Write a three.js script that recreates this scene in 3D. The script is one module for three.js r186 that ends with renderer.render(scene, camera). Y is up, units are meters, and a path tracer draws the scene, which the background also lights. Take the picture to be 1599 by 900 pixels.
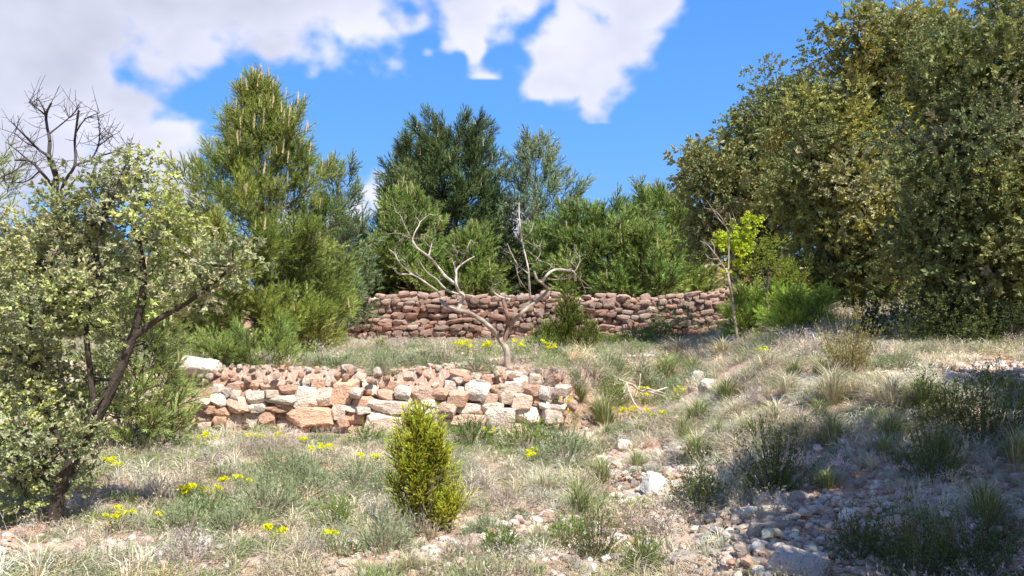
import * as THREE from 'three';
import { mergeGeometries } from 'three/addons/utils/BufferGeometryUtils.js';
import { createNoise2D, createNoise3D } from 'simplex-noise';

// ---------------------------------------------------------------- camera, sky, sun, exposure
const scene = new THREE.Scene();
const F = 1270, PITCH = 2.7 * Math.PI / 180, EYE = new THREE.Vector3(0, 1.6, 0);
const camera = new THREE.PerspectiveCamera(2 * Math.atan(450 / F) * 180 / Math.PI, 1599 / 900, 0.1, 6000);
camera.position.copy(EYE);
camera.rotation.x = PITCH;

const renderer = new THREE.WebGLRenderer({ antialias: true });
renderer.toneMapping = THREE.LinearToneMapping;
renderer.toneMappingExposure = 1.78;
renderer.shadowMap.enabled = true;

const SUN = new THREE.Vector3(0.37, 0.9, 0.5).normalize();
const sun = new THREE.DirectionalLight(new THREE.Color(1, 0.95, 0.86), 4.8);
sun.name = 'sun';
sun.position.copy(SUN).multiplyScalar(60);
sun.castShadow = true;
Object.assign(sun.shadow.camera, { left: -30, right: 30, top: 30, bottom: -30, near: 1, far: 160 });
sun.shadow.mapSize.set(2048, 2048);
scene.add(sun, sun.target);

// ---------------------------------------------------------------- small helpers
function mulberry(a) {
  return () => { a = (a + 0x6d2b79f5) | 0; let t = Math.imul(a ^ (a >>> 15), 1 | a); t = (t + Math.imul(t ^ (t >>> 7), 61 | t)) ^ t; return ((t ^ (t >>> 14)) >>> 0) / 4294967296; };
}
let rnd = mulberry(11);
const R = (a, b) => a + (b - a) * rnd();
const pick = (a) => a[Math.floor(rnd() * a.length) % a.length];
const noise2 = createNoise2D(mulberry(5)), noise3 = createNoise3D(mulberry(6));
const sst = (a, b, x) => { const t = Math.min(1, Math.max(0, (x - a) / (b - a))); return t * t * (3 - 2 * t); };
const lerp = (a, b, t) => a + (b - a) * t;
const V = (x, y, z) => new THREE.Vector3(x, y, z);
const C = (hex) => new THREE.Color(hex);
function curve(pts, x) {
  if (x <= pts[0][0]) return pts[0][1];
  for (let i = 1; i < pts.length; i++) if (x <= pts[i][0]) return lerp(pts[i - 1][1], pts[i][1], (x - pts[i - 1][0]) / (pts[i][0] - pts[i - 1][0]));
  return pts[pts.length - 1][1];
}

// ---------------------------------------------------------------- sky: clear blue air with broken cumulus all round
{
  const W = 3072, H = 1536, data = new Float32Array(W * H * 4);
  const r = mulberry(77), D = Math.PI / 180, blobs = [];
  const az = (px) => Math.atan((px - 800) / F), el = (py) => Math.atan((508 - py) / F);
  // clouds seen over the hill: [centre, half width, half height, greyness]
  for (const [x, y, rx, ry, g] of [[0, 30, 270, 150, .8], [70, 170, 130, 130, .6], [10, 260, 160, 120, .6], [215, 270, 85, 75, .3], [285, 300, 40, 55, .3], [270, 40, 190, 85, .6], [440, 5, 190, 88, .35], [552, 15, 85, 78, .2], 
    [585, 318, 60, 45, .1], [500, 350, 60, 40, .2], [752, 10, 82, 66, .15], [738, 66, 48, 36, .2], [800, -40, 70, 50, .2], [925, 85, 125, 78, .35], [965, 20, 92, 80, .2], [860, 120, 70, 40, .4], [800, 360, 60, 60, .2], [300, -130, 420, 130, .5], [980, -120, 120, 90, .3]])
    blobs.push([az(x), el(y), rx / F, ry / F, g]);
  for (let k = 0; k < 60; k++) {
    const a = r() * 360 * D, e = (4 + 56 * r()) * D, s = (4 + 7 * r()) * D;
    let da = Math.abs(a); if (da > Math.PI) da = 2 * Math.PI - da;
    if (da < 44 * D) continue;
    const n = 2 + Math.floor(r() * 4);
    for (let j = 0; j < n; j++) blobs.push([a + (r() - .5) * 3 * s, e + (r() - .5) * s, s * (.7 + .8 * r()), s * (.4 + .4 * r()), .2 + .5 * r()]);
  }
  const fbm = (x, y, z, o) => { let s = 0, a = .5; for (let i = 0; i < o; i++) { s += a * noise3(x, y, z); x = x * 2.07 + 3.1; y = y * 2.07 + 1.7; z = z * 2.07 + 5.3; a *= .53; } return s; };
  const air = [[0, [.34, .64, 1.04]], [6, [.22, .51, 1.01]], [14, [.145, .41, .99]], [24, [.098, .315, .96]], [45, [.07, .25, .80]], [90, [.05, .18, .62]]];
  for (let row = 0; row < H; row++) {
    const e = ((row + .5) / H - .5) * Math.PI, deg = Math.max(0, e / D);
    let i = 1; while (i < air.length - 1 && deg > air[i][0]) i++;
    const t = Math.min(1, (deg - air[i - 1][0]) / (air[i][0] - air[i - 1][0])), base = [0, 1, 2].map((c) => lerp(air[i - 1][1][c], air[i][1][c], t));
    const near = e > -.02 ? blobs.filter((b) => Math.abs(e - b[1]) < b[3] * 1.25) : [];
    for (let col = 0; col < W; col++) {
      const a0 = ((col + .5) / W - .5) * 2 * Math.PI, o = (row * W + col) * 4;
      let a = a0 + Math.PI / 2; if (a > Math.PI) a -= 2 * Math.PI;
      let s = 0, grey = 0, wsum = 1e-6;
      const wx = near.length ? .035 * noise3(Math.cos(a0) * 9, e * 13, Math.sin(a0) * 9) + .009 * noise3(Math.cos(a0) * 26, e * 34, Math.sin(a0) * 26) : 0, wy = near.length ? .022 * noise3(Math.cos(a0) * 9 + 7, e * 13, Math.sin(a0) * 9) + .008 * noise3(Math.cos(a0) * 26 + 7, e * 34, Math.sin(a0) * 26) : 0;
      for (const b of near) {
        let da = a + wx - b[0]; if (da > Math.PI) da -= 2 * Math.PI; else if (da < -Math.PI) da += 2 * Math.PI;
        const q = 1.25 - Math.sqrt((da / b[2]) ** 2 + ((e + wy - b[1]) / b[3]) ** 2);
        if (q > 0) { s = Math.max(s, q) + .12 * Math.min(s, q); grey += q * b[4]; wsum += q; }
      }
      let al = 0, sh = 0;
      if (s > 0) {
        const x = Math.cos(a0) * Math.cos(e), y = Math.sin(e), z = Math.sin(a0) * Math.cos(e);
        const n = fbm(x * 9, y * 12, z * 9, 6), n2 = fbm(x * 5 + 9, y * 7, z * 5, 4);
        al = sst(.0, .5, s * 1.05 + n * .5 - .2) * .97;
        sh = Math.min(1, Math.max(0, (grey / wsum) * (.35 + .8 * s) + n2 * .55));
      }
      const cl = [lerp(.82, .55, sh), lerp(.83, .57, sh), lerp(.96, .70, sh)];
      for (let c = 0; c < 3; c++) data[o + c] = lerp(base[c], cl[c], al);
      data[o + 3] = 1;
    }
  }
  const tex = new THREE.DataTexture(data, W, H, THREE.RGBAFormat, THREE.FloatType);
  tex.mapping = THREE.EquirectangularReflectionMapping;
  tex.magFilter = THREE.LinearFilter;
  tex.needsUpdate = true;
  scene.background = tex;
  scene.environment = tex;
  scene.backgroundIntensity = scene.environmentIntensity = 0.64;
}

// ---------------------------------------------------------------- terrain shape (d = metres in front of the viewpoint)
const D1 = 12.22, D2 = 28.1, D3 = 36.1;
const RAMP = [[-8, -.5], [0, -.35], [3.5, -.02], [4.8, .14], [6, .42], [9, 1.0], [12, 1.25], [16, 1.58], [20, 1.9], [28, 2.25], [28.6, 2.8], [36, 3.15], [50, 4.2]];
function height(x, d) {
  const w = sst(curve([[4, .1], [12, 1.2], [28, 5.3]], d), curve([[4, 3.4], [12, 4.9], [28, 9.8]], d), x);
  const s1 = sst(D1, D1 + .18 + w * 3.5 + Math.max(0, x - .8) * 3, d) * .9, s2 = sst(D2, D2 + .2, d) * 1.58;
  const left = curve([[-8, -.2], [0, -.12], [5, 0], [12, .05], [28, .1], [60, .35]], d) + s1 + s2;
  let y = lerp(left, curve(RAMP, d) + .06 * Math.max(0, x - 5), w);
  y += sst(D3, D3 + .2, d) * sst(6.3, 7.4, x) * 1.0;
  y += .05 * noise2(x * .45, d * .45) + .022 * noise2(x * 1.7 + 9, d * 1.7) + .008 * noise2(x * 6, d * 6);
  return y + .05 * sst(60, 400, d) * (d - 60);
}
const onGround = (x, d, sink = 0) => V(x, height(x, d) - sink, -d);
const FWD = V(0, Math.sin(PITCH), -Math.cos(PITCH)), UP = V(0, Math.cos(PITCH), Math.sin(PITCH));
function at(px, py, d) {                                   // the point d metres ahead that a photograph position stands for
  const v = V((px - 800) / F, 0, 0).addScaledVector(UP, (450 - py) / F).add(FWD);
  return v.multiplyScalar(d / -v.z).add(EYE);
}
function ground(px, py) {
  let last = 2.4;
  for (let d = 2.4; d < 70; d += .04) { const p = at(px, py, d); if (p.y <= height(p.x, d)) return onGround(p.x, (d + last) / 2); last = d; }
  return onGround(at(px, py, 40).x, 40);
}

// ---------------------------------------------------------------- names, labels
const taken = {};
function numbered(n) { const k = taken[n] = (taken[n] ?? -1) + 1; return k ? n + '_' + String(k).padStart(3, '0') : n; }
function thing(name, label, category, p = V(0, 0, 0), group) {
  const o = new THREE.Group(); o.name = numbered(name); o.position.copy(p);
  o.userData = { label, category }; if (group) o.userData.group = group;
  scene.add(o); return o;
}
function part(name, geo, mat, parent, kind) {
  const m = new THREE.Mesh(geo, mat); m.name = name; m.castShadow = m.receiveShadow = true;
  if (kind) m.userData.kind = kind;
  parent.add(m); return m;
}

// ---------------------------------------------------------------- geometry helpers
class Tris {                                                 // collects loose faces with a colour each
  constructor() { this.p = []; this.c = []; }
  tri(a, b, c, k) { this.p.push(a.x, a.y, a.z, b.x, b.y, b.z, c.x, c.y, c.z); for (let i = 0; i < 3; i++) this.c.push(k.r, k.g, k.b); }
  blade(b, dir, side, len, w, k) { this.tri(b.clone().addScaledVector(side, -w / 2), b.clone().addScaledVector(side, w / 2), b.clone().addScaledVector(dir, len), k); }
  leaf(b, dir, side, len, w, k, fold = .25) {
    const n = V(0, 0, 0).crossVectors(dir, side), m = b.clone().addScaledVector(dir, len * .48).addScaledVector(n, w * fold), tip = b.clone().addScaledVector(dir, len);
    this.tri(b, m.clone().addScaledVector(side, w / 2), tip, k); this.tri(b, tip, m.clone().addScaledVector(side, -w / 2), k);
  }
  geo() {
    const g = new THREE.BufferGeometry();
    g.setAttribute('position', new THREE.Float32BufferAttribute(this.p, 3));
    g.setAttribute('color', new THREE.Float32BufferAttribute(this.c, 3));
    g.computeVertexNormals(); return g;
  }
}
const tint = (lo = .75, hi = 1.2, hue = .08) => { const m = R(lo, hi); return new THREE.Color(m * (1 + R(-hue, hue)), m, m * (1 + R(-hue, hue))); };
function rdir(up = 0) { const v = V(R(-1, 1), R(-1, 1), R(-1, 1)); if (v.lengthSq() > 1 || v.lengthSq() < .01) return rdir(up); v.normalize(); v.y += up; return v.normalize(); }
function sideOf(dir) { const s = V(0, 0, 0).crossVectors(dir, rdir()); return s.lengthSq() < 1e-4 ? sideOf(dir) : s.normalize(); }
function limb(pts, r0, r1, sides = 6, knobs = 0) {             // a tapered stem through points
  const cv = pts.length > 2 ? new THREE.CatmullRomCurve3(pts, false, 'centripetal') : new THREE.LineCurve3(pts[0], pts[1]);
  const n = Math.max(2, Math.min(22, (pts.length - 1) * 3)), P = [], N = [], U = [], I = [];
  let s = sideOf(cv.getTangent(0)); const len = cv.getLength();
  for (let i = 0; i <= n; i++) {
    const t = i / n, c = cv.getPoint(t), tg = cv.getTangent(t);
    s.addScaledVector(tg, -s.dot(tg)).normalize();
    const b = V(0, 0, 0).crossVectors(tg, s), r = lerp(r0, r1, t) * (1 + knobs * noise2(t * len * 9, r0 * 99));
    for (let j = 0; j <= sides; j++) {
      const a = j / sides * 2 * Math.PI, q = s.clone().multiplyScalar(Math.cos(a)).addScaledVector(b, Math.sin(a)), rr = r * (1 + knobs * .6 * noise2(Math.cos(a) * 2 + t * len * 4, Math.sin(a) * 2 + r0 * 50));
      P.push(c.x + q.x * rr, c.y + q.y * rr, c.z + q.z * rr); N.push(q.x, q.y, q.z); U.push(j / sides * Math.max(.05, r0 * 6), t * len);
      if (i < n && j < sides) { const k = i * (sides + 1) + j; I.push(k, k + 1, k + sides + 1, k + 1, k + sides + 2, k + sides + 1); }
    }
  }
  for (const [row, flip] of [[0, 1], [n, 0]]) {                   // closed ends
    const k = P.length / 3, c = cv.getPoint(row / n), tg = cv.getTangent(row / n).multiplyScalar(flip ? -1 : 1);
    P.push(c.x, c.y, c.z); N.push(tg.x, tg.y, tg.z); U.push(0, row / n * len);
    for (let j = 0; j < sides; j++) { const a = row * (sides + 1) + j; if (flip) I.push(k, a + 1, a); else I.push(k, a, a + 1); }
  }
  const g = new THREE.BufferGeometry();
  g.setAttribute('position', new THREE.Float32BufferAttribute(P, 3)); g.setAttribute('normal', new THREE.Float32BufferAttribute(N, 3));
  g.setAttribute('uv', new THREE.Float32BufferAttribute(U, 2)); g.setIndex(I); return g;
}
class Scatter {                                              // copies of one small geometry
  constructor() { this.m = []; this.c = []; }
  add(p, dir, s, col, sy = 1) {
    const q = new THREE.Quaternion().setFromUnitVectors(V(0, 1, 0), dir).multiply(new THREE.Quaternion().setFromAxisAngle(V(0, 1, 0), rnd() * 6.283));
    this.m.push(new THREE.Matrix4().compose(p, q, V(s, s * sy, s))); this.c.push(col);
  }
  build(name, geo, mat, parent, kind = 'stuff') {
    const o = new THREE.InstancedMesh(geo, mat, this.m.length); o.name = name; o.castShadow = o.receiveShadow = true;
    for (let i = 0; i < this.m.length; i++) { o.setMatrixAt(i, this.m[i]); o.setColorAt(i, this.c[i]); }
    o.userData.kind = kind; parent.add(o); return o;
  }
}
function bunch(name, scatters, geos, mat, parent, piece) {            // one part whose copies come in a few shapes
  const c = new THREE.Group(); c.name = name; c.userData.kind = 'stuff'; parent.add(c);
  scatters.forEach((q, i) => q.m.length && q.build(piece, geos[i], mat, c));
}
const mixc = (a, b, t) => a.clone().lerp(b, t);
const vary = (c, v = .15) => { const m = 1 + R(-v, v); return new THREE.Color(c.r * m * (1 + R(-.06, .06)), c.g * m, c.b * m * (1 + R(-.08, .08))); };

// ---------------------------------------------------------------- textures and materials
function canvasTex(size, draw, srgb = true) {
  const cv = document.createElement('canvas'); cv.width = cv.height = size; draw(cv.getContext('2d'), size);
  const t = new THREE.CanvasTexture(cv); t.wrapS = t.wrapT = THREE.RepeatWrapping; if (srgb) t.colorSpace = THREE.SRGBColorSpace; return t;
}
function noiseTex(size, f, srgb) {                             // f(u, v) -> [r, g, b] 0..1, u and v are angles so that it tiles
  const d = new Uint8Array(size * size * 4);
  for (let y = 0; y < size; y++) for (let x = 0; x < size; x++) { const c = f(x / size, y / size), o = (y * size + x) * 4; for (let k = 0; k < 3; k++) d[o + k] = Math.max(0, Math.min(255, c[k] * 255)); d[o + 3] = 255; }
  const t = new THREE.DataTexture(d, size, size); t.wrapS = t.wrapT = THREE.RepeatWrapping; t.magFilter = THREE.LinearFilter; if (srgb) t.colorSpace = THREE.SRGBColorSpace; t.needsUpdate = true; return t;
}
function tiled(u, v, f, s = 0) {                                // tiling noise by blending
  const n = (a, b) => noise3(a * f, b * f, s), wu = u, wv = v;
  return n(u, v) * (1 - wu) * (1 - wv) + n(u - 1, v) * wu * (1 - wv) + n(u, v - 1) * (1 - wu) * wv + n(u - 1, v - 1) * wu * wv;
}
const rockHeight = (u, v) => .5 + .3 * tiled(u, v, 5, 1) + .22 * tiled(u, v, 13, 2) + .2 * tiled(u, v, 34, 3) + .12 * tiled(u, v, 80, 4);
const rockBump = noiseTex(512, (u, v) => { const h = rockHeight(u, v); return [h, h, h]; });
const rockMap = noiseTex(512, (u, v) => {
  const a = tiled(u, v, 6, 11), b = tiled(u, v, 22, 12), c = tiled(u, v, 60, 13), lichen = sst(.18, .5, a * .6 + b * .7), pit = sst(.35, .7, c * .8 - b * .3), iron = sst(.25, .7, tiled(u, v, 9, 15));
  let k = [.93 + .07 * b + .06 * c, .915 + .07 * b + .06 * c, .89 + .07 * b + .06 * c];
  k = [lerp(k[0], .98, iron * .3), lerp(k[1], .80, iron * .3), lerp(k[2], .70, iron * .3)];
  k = k.map((x, i) => lerp(x, [.66, .66, .65][i], lichen * .7)); return k.map((x) => x * (1 - .35 * pit));
}, true);
const rockMat = (hex) => new THREE.MeshStandardMaterial({ color: C(hex), map: rockMap, bumpMap: rockBump, bumpScale: .035, roughness: .93 });
const rocks = ['#f6e4d4', '#efd8c6', '#f8ecde', '#eccdb8', '#e6bfa4', '#f4e6d8', '#e4bca4', '#ece2d6', '#f8efe6', '#e6d4c2'].map(rockMat);
const farRocks = ['#b8978a', '#ac8c7e', '#c2a698', '#b29e94', '#a1897c', '#c6b0a4', '#ac9c92', '#b48e7c'].map(rockMat);
const scree = ['#eadccc', '#dccfbe', '#f0e4d2', '#d2c4b6', '#ecd4c0', '#dcbca4', '#cac0b6', '#f2e8dc'].map(rockMat);
const whiteRock = rockMat('#fffaf2');
const bark = (hex, b = .012) => new THREE.MeshStandardMaterial({ color: C(hex), map: barkMap, bumpMap: barkBump, bumpScale: b, roughness: .95 });
const barkF = (u, v) => { const a = tiled(u, v * .25, 26, 21) * .6 + tiled(u, v, 30, 22) * .4; return .5 + .5 * a; };
const barkBump = noiseTex(256, (u, v) => { const h = barkF(u, v); return [h, h, h]; });
const barkMap = noiseTex(256, (u, v) => { const h = .55 + .4 * barkF(u, v) + .12 * tiled(u, v, 7, 23); return [h, h * .98, h * .96]; }, true);
const pineBark = bark('#8d7c6c'), oakBark = bark('#5d5249'), deadBark = bark('#cdbfae'), deadPale = bark('#efe4d6'), deadBrown = bark('#9c7f6c'), darkDead = bark('#5f5854'), stemBark = bark('#7f7265', .004);
const leafy = (hex, tr = .3, rough = .75) => new THREE.MeshPhysicalMaterial({ color: hex ? C(hex) : 0xffffff, vertexColors: true, roughness: rough, transmission: tr, thickness: 0, specularIntensity: .3, side: THREE.DoubleSide });
const leafMat = leafy(null, .3, .62), needleMat = new THREE.MeshStandardMaterial({ vertexColors: true, roughness: .7, side: THREE.DoubleSide }), grassMat = leafy(null, .3, .9);

// ---------------------------------------------------------------- the ground, one sheet to the horizon
const patches = [];                                           // stony places: [x, d, half width, half depth, strength]
for (const [px, py, rx, ry, k] of [[1000, 715, 85, 28, 1], [1030, 765, 70, 35, 1], [960, 800, 50, 20, .8], [1090, 850, 190, 45, 1], [1240, 815, 110, 60, 1], [1180, 885, 220, 30, 1], [1560, 775, 60, 55, 1], [1400, 745, 60, 35, .8], [1490, 582, 140, 18, 1], [1560, 572, 90, 18, 1], [1420, 590, 60, 9, .9], [1599, 590, 60, 30, 1],
  [690, 862, 55, 22, .7], [850, 815, 45, 38, .6], [770, 808, 16, 14, .8], [900, 890, 90, 25, .7], [90, 860, 130, 25, .6], [240, 850, 60, 30, .5], [560, 885, 120, 22, .6], [1100, 605, 28, 16, .9], [1075, 640, 40, 14, .7], [1180, 640, 30, 12, .5], [340, 890, 90, 20, .5]]) {
  const c = ground(px, py), a = ground(px, py - ry), b = ground(px, py + ry);
  patches.push([c.x, -c.z, rx * -c.z / F, Math.abs(a.z - b.z) / 2, k]);
}
patches.push([-2.6, 12.45, 2.2, .45, 1], [-.6, 12.5, 1.0, .35, .9], [.3, 27.2, 7, .55, .8], [1, 28.7, 9, .6, .7]);
function stony(x, d) {
  let s = 0;
  for (const [cx, cd, rx, rd, k] of patches) { const q = ((x - cx) / rx) ** 2 + ((d - cd) / rd) ** 2; if (q < 2) s = Math.max(s, k * sst(1.5, .5, q + .5 * noise2(x * 3, d * 3))); }
  return s;
}
{
  const soil = canvasTex(1024, (g, S) => {
    g.fillStyle = 'rgb(184,152,130)'; g.fillRect(0, 0, S, S);
    const r = mulberry(3), tones = [[206, 182, 160], [222, 206, 186], [174, 134, 112], [194, 168, 146], [230, 218, 202], [158, 126, 104], [204, 190, 172]];
    for (let k = 0; k < 26000; k++) {
      const x = r() * S, y = r() * S, a = .7 + 3.2 * r() ** 2.2, t = tones[Math.floor(r() * 7)], j = .85 + .3 * r();
      g.fillStyle = `rgb(${t.map((c) => Math.round(c * j)).join(',')})`;
      for (const [ox, oy] of [[0, 0], [x < 8 ? S : -S, 0], [0, y < 8 ? S : -S]]) { g.beginPath(); g.ellipse(x + ox, y + oy, a, a * (.5 + .5 * r()), r() * 3, 0, 7); g.fill(); }
    }
    for (let k = 0; k < 5000; k++) { g.strokeStyle = r() < .5 ? 'rgb(196,178,146)' : 'rgb(132,108,86)'; g.lineWidth = .8; const x = r() * S, y = r() * S, a = r() * 6.3, l = 4 + 12 * r(); g.beginPath(); g.moveTo(x, y); g.lineTo(x + Math.cos(a) * l, y + Math.sin(a) * l); g.stroke(); }
  });
  const soilBump = noiseTex(512, (u, v) => { const h = .5 + .25 * tiled(u, v, 40, 31) + .25 * tiled(u, v, 110, 32); return [h, h, h]; });
  const axis = (lo, a, b, hi, fine) => { const o = []; for (let x = a; x <= b; x += fine) o.push(x); let s = fine, x = o[o.length - 1]; while (x < hi) { s *= 1.22; x += s; o.push(Math.min(x, hi)); } s = fine; x = a; while (x > lo) { s *= 1.22; x -= s; o.unshift(Math.max(x, lo)); } return o; };
  const xs = axis(-2500, -8, 10, 2500, .11), ds = axis(-400, 3.2, 13.4, 13.4, .1), far = axis(13.4, 13.4, 29, 3000, .16);
  const dd = [...ds, ...far.slice(1)], P = [], U = [], K = [], I = [];
  dd.forEach((d, i) => xs.forEach((x, j) => {
    P.push(x, height(x, d), -d); U.push(x / 1.3 + .07 * d, d / 1.3);
    const s = stony(x, d) * (1 - .8 * sst(1.0, 1.8, x) * sst(7.6, 6.8, d)), n = .5 + .5 * noise2(x * .8, d * .8), red = Math.max(sst(.1, .8, noise2(x * .33 + 40, d * .33)), sst(.8, 1.8, x) * sst(8.5, 7, d) * (.75 + .25 * noise2(x * 2, d * 2)));
    const a = lerp(.82, 1.0, n);
    K.push(a * lerp(1, 1.12, s), a * lerp(lerp(1, .86, red * .8), 1.2, s * .8), a * lerp(lerp(.98, .76, red * .8), 1.28, s * .8));
    if (i && j) { const b = i * xs.length + j; I.push(b - xs.length - 1, b - xs.length, b - 1, b - xs.length, b, b - 1); }
  }));
  const g = new THREE.BufferGeometry();
  g.setAttribute('position', new THREE.Float32BufferAttribute(P, 3)); g.setAttribute('uv', new THREE.Float32BufferAttribute(U, 2)); g.setAttribute('color', new THREE.Float32BufferAttribute(K, 3));
  g.setIndex(I); g.computeVertexNormals();
  const m = part('ground', g, new THREE.MeshStandardMaterial({ map: soil, bumpMap: soilBump, bumpScale: .02, vertexColors: true, roughness: .97 }), scene, 'structure');
  m.userData.label = 'stony reddish soil of the terraced slope'; m.userData.category = 'ground';
}

// ---------------------------------------------------------------- stones
function rockGeo(seed, detail, sx = 1, sy = 1, sz = 1, box = .5) {
  const r = mulberry(seed), planes = [];
  for (const n of [[1, 0, 0], [-1, 0, 0], [0, 1, 0], [0, -1, 0], [0, 0, 1], [0, 0, -1]]) planes.push([V(...n).add(V(r() - .5, r() - .5, r() - .5).multiplyScalar(.55)).normalize(), lerp(.95, .74, box) * (.92 + .16 * r())]);
  for (let k = 0; k < 8; k++) planes.push([V(r() - .5, r() - .5, r() - .5).normalize(), .76 + .26 * r()]);
  const g = new THREE.IcosahedronGeometry(1, detail), p = g.attributes.position, v = V(), pos = [];
  for (let i = 0; i < p.count; i++) {
    v.fromBufferAttribute(p, i).normalize();
    let q = 1.2; for (const [n, d] of planes) { const c = n.dot(v); if (c > .05) q = Math.min(q, d / c); }
    q *= 1 + .05 * noise3(v.x * 2.3 + seed, v.y * 2.3, v.z * 2.3) + (detail > 2 ? .03 * noise3(v.x * 6 + seed, v.y * 6, v.z * 6) : 0);
    pos.push(v.x * q * sx, v.y * q * sy, v.z * q * sz);
  }
  g.setAttribute('position', new THREE.Float32BufferAttribute(pos, 3));
  // smooth normals where faces meet gently
  const key = new Map(), acc = [];
  g.computeVertexNormals();
  const fn = g.attributes.normal;
  for (let i = 0; i < p.count; i++) { const k = pos.slice(i * 3, i * 3 + 3).map((x) => Math.round(x * 2000)).join(); if (!key.has(k)) key.set(k, []); key.get(k).push(i); }
  const out = new Float32Array(p.count * 3);
  for (const list of key.values()) for (const i of list) {
    const a = V().fromBufferAttribute(fn, i), s = V();
    for (const j of list) { const b = V().fromBufferAttribute(fn, j); if (a.dot(b) > (detail < 3 ? .9 : .86)) s.add(b); }
    s.normalize(); out.set([s.x, s.y, s.z], i * 3);
  }
  const uv = new Float32Array(p.count * 2);
  for (let i = 0; i < p.count; i += 3) {
    const n = V().fromBufferAttribute(fn, i), ax = Math.abs(n.x), ay = Math.abs(n.y), az = Math.abs(n.z);
    for (let k = i; k < i + 3; k++) { const [x, y, z] = pos.slice(k * 3, k * 3 + 3), q = ax > ay && ax > az ? [z, y] : ay > az ? [x, z] : [x, y]; uv[k * 2] = q[0] * .32 + seed * .37; uv[k * 2 + 1] = q[1] * .32 + seed * .61; }
  }
  g.setAttribute('normal', new THREE.BufferAttribute(out, 3)); g.setAttribute('uv', new THREE.BufferAttribute(uv, 2));
  return g;
}
const blockGeos = [1, 2, 3, 4, 5, 6, 7, 8, 9].map((s) => rockGeo(s * 13, 4, 1, 1, 1, .85));
const farGeos = [1, 2, 3, 4, 5, 6].map((s) => rockGeo(s * 17, 2, 1, 1, 1, .75));
const stoneGeos = [1, 2, 3, 4, 5, 6, 7].map((s) => rockGeo(s * 29, 3, 1, .72, .85, .5));
const pebbleGeos = [1, 2, 3].map((s) => rockGeo(s * 31, 1, 1, .7, .85, .4));

function laid(parent, x, y, d, w, h, deep, geos, mats, tilt = .1) {
  const m = part('stone', pick(geos), pick(mats), parent);
  m.position.set(x, y, -d); m.scale.set(w * .58, h * .60, deep * .55); m.rotation.set(R(-.12, .12), R(-.2, .2), R(-tilt, tilt));
  return m;
}
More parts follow.
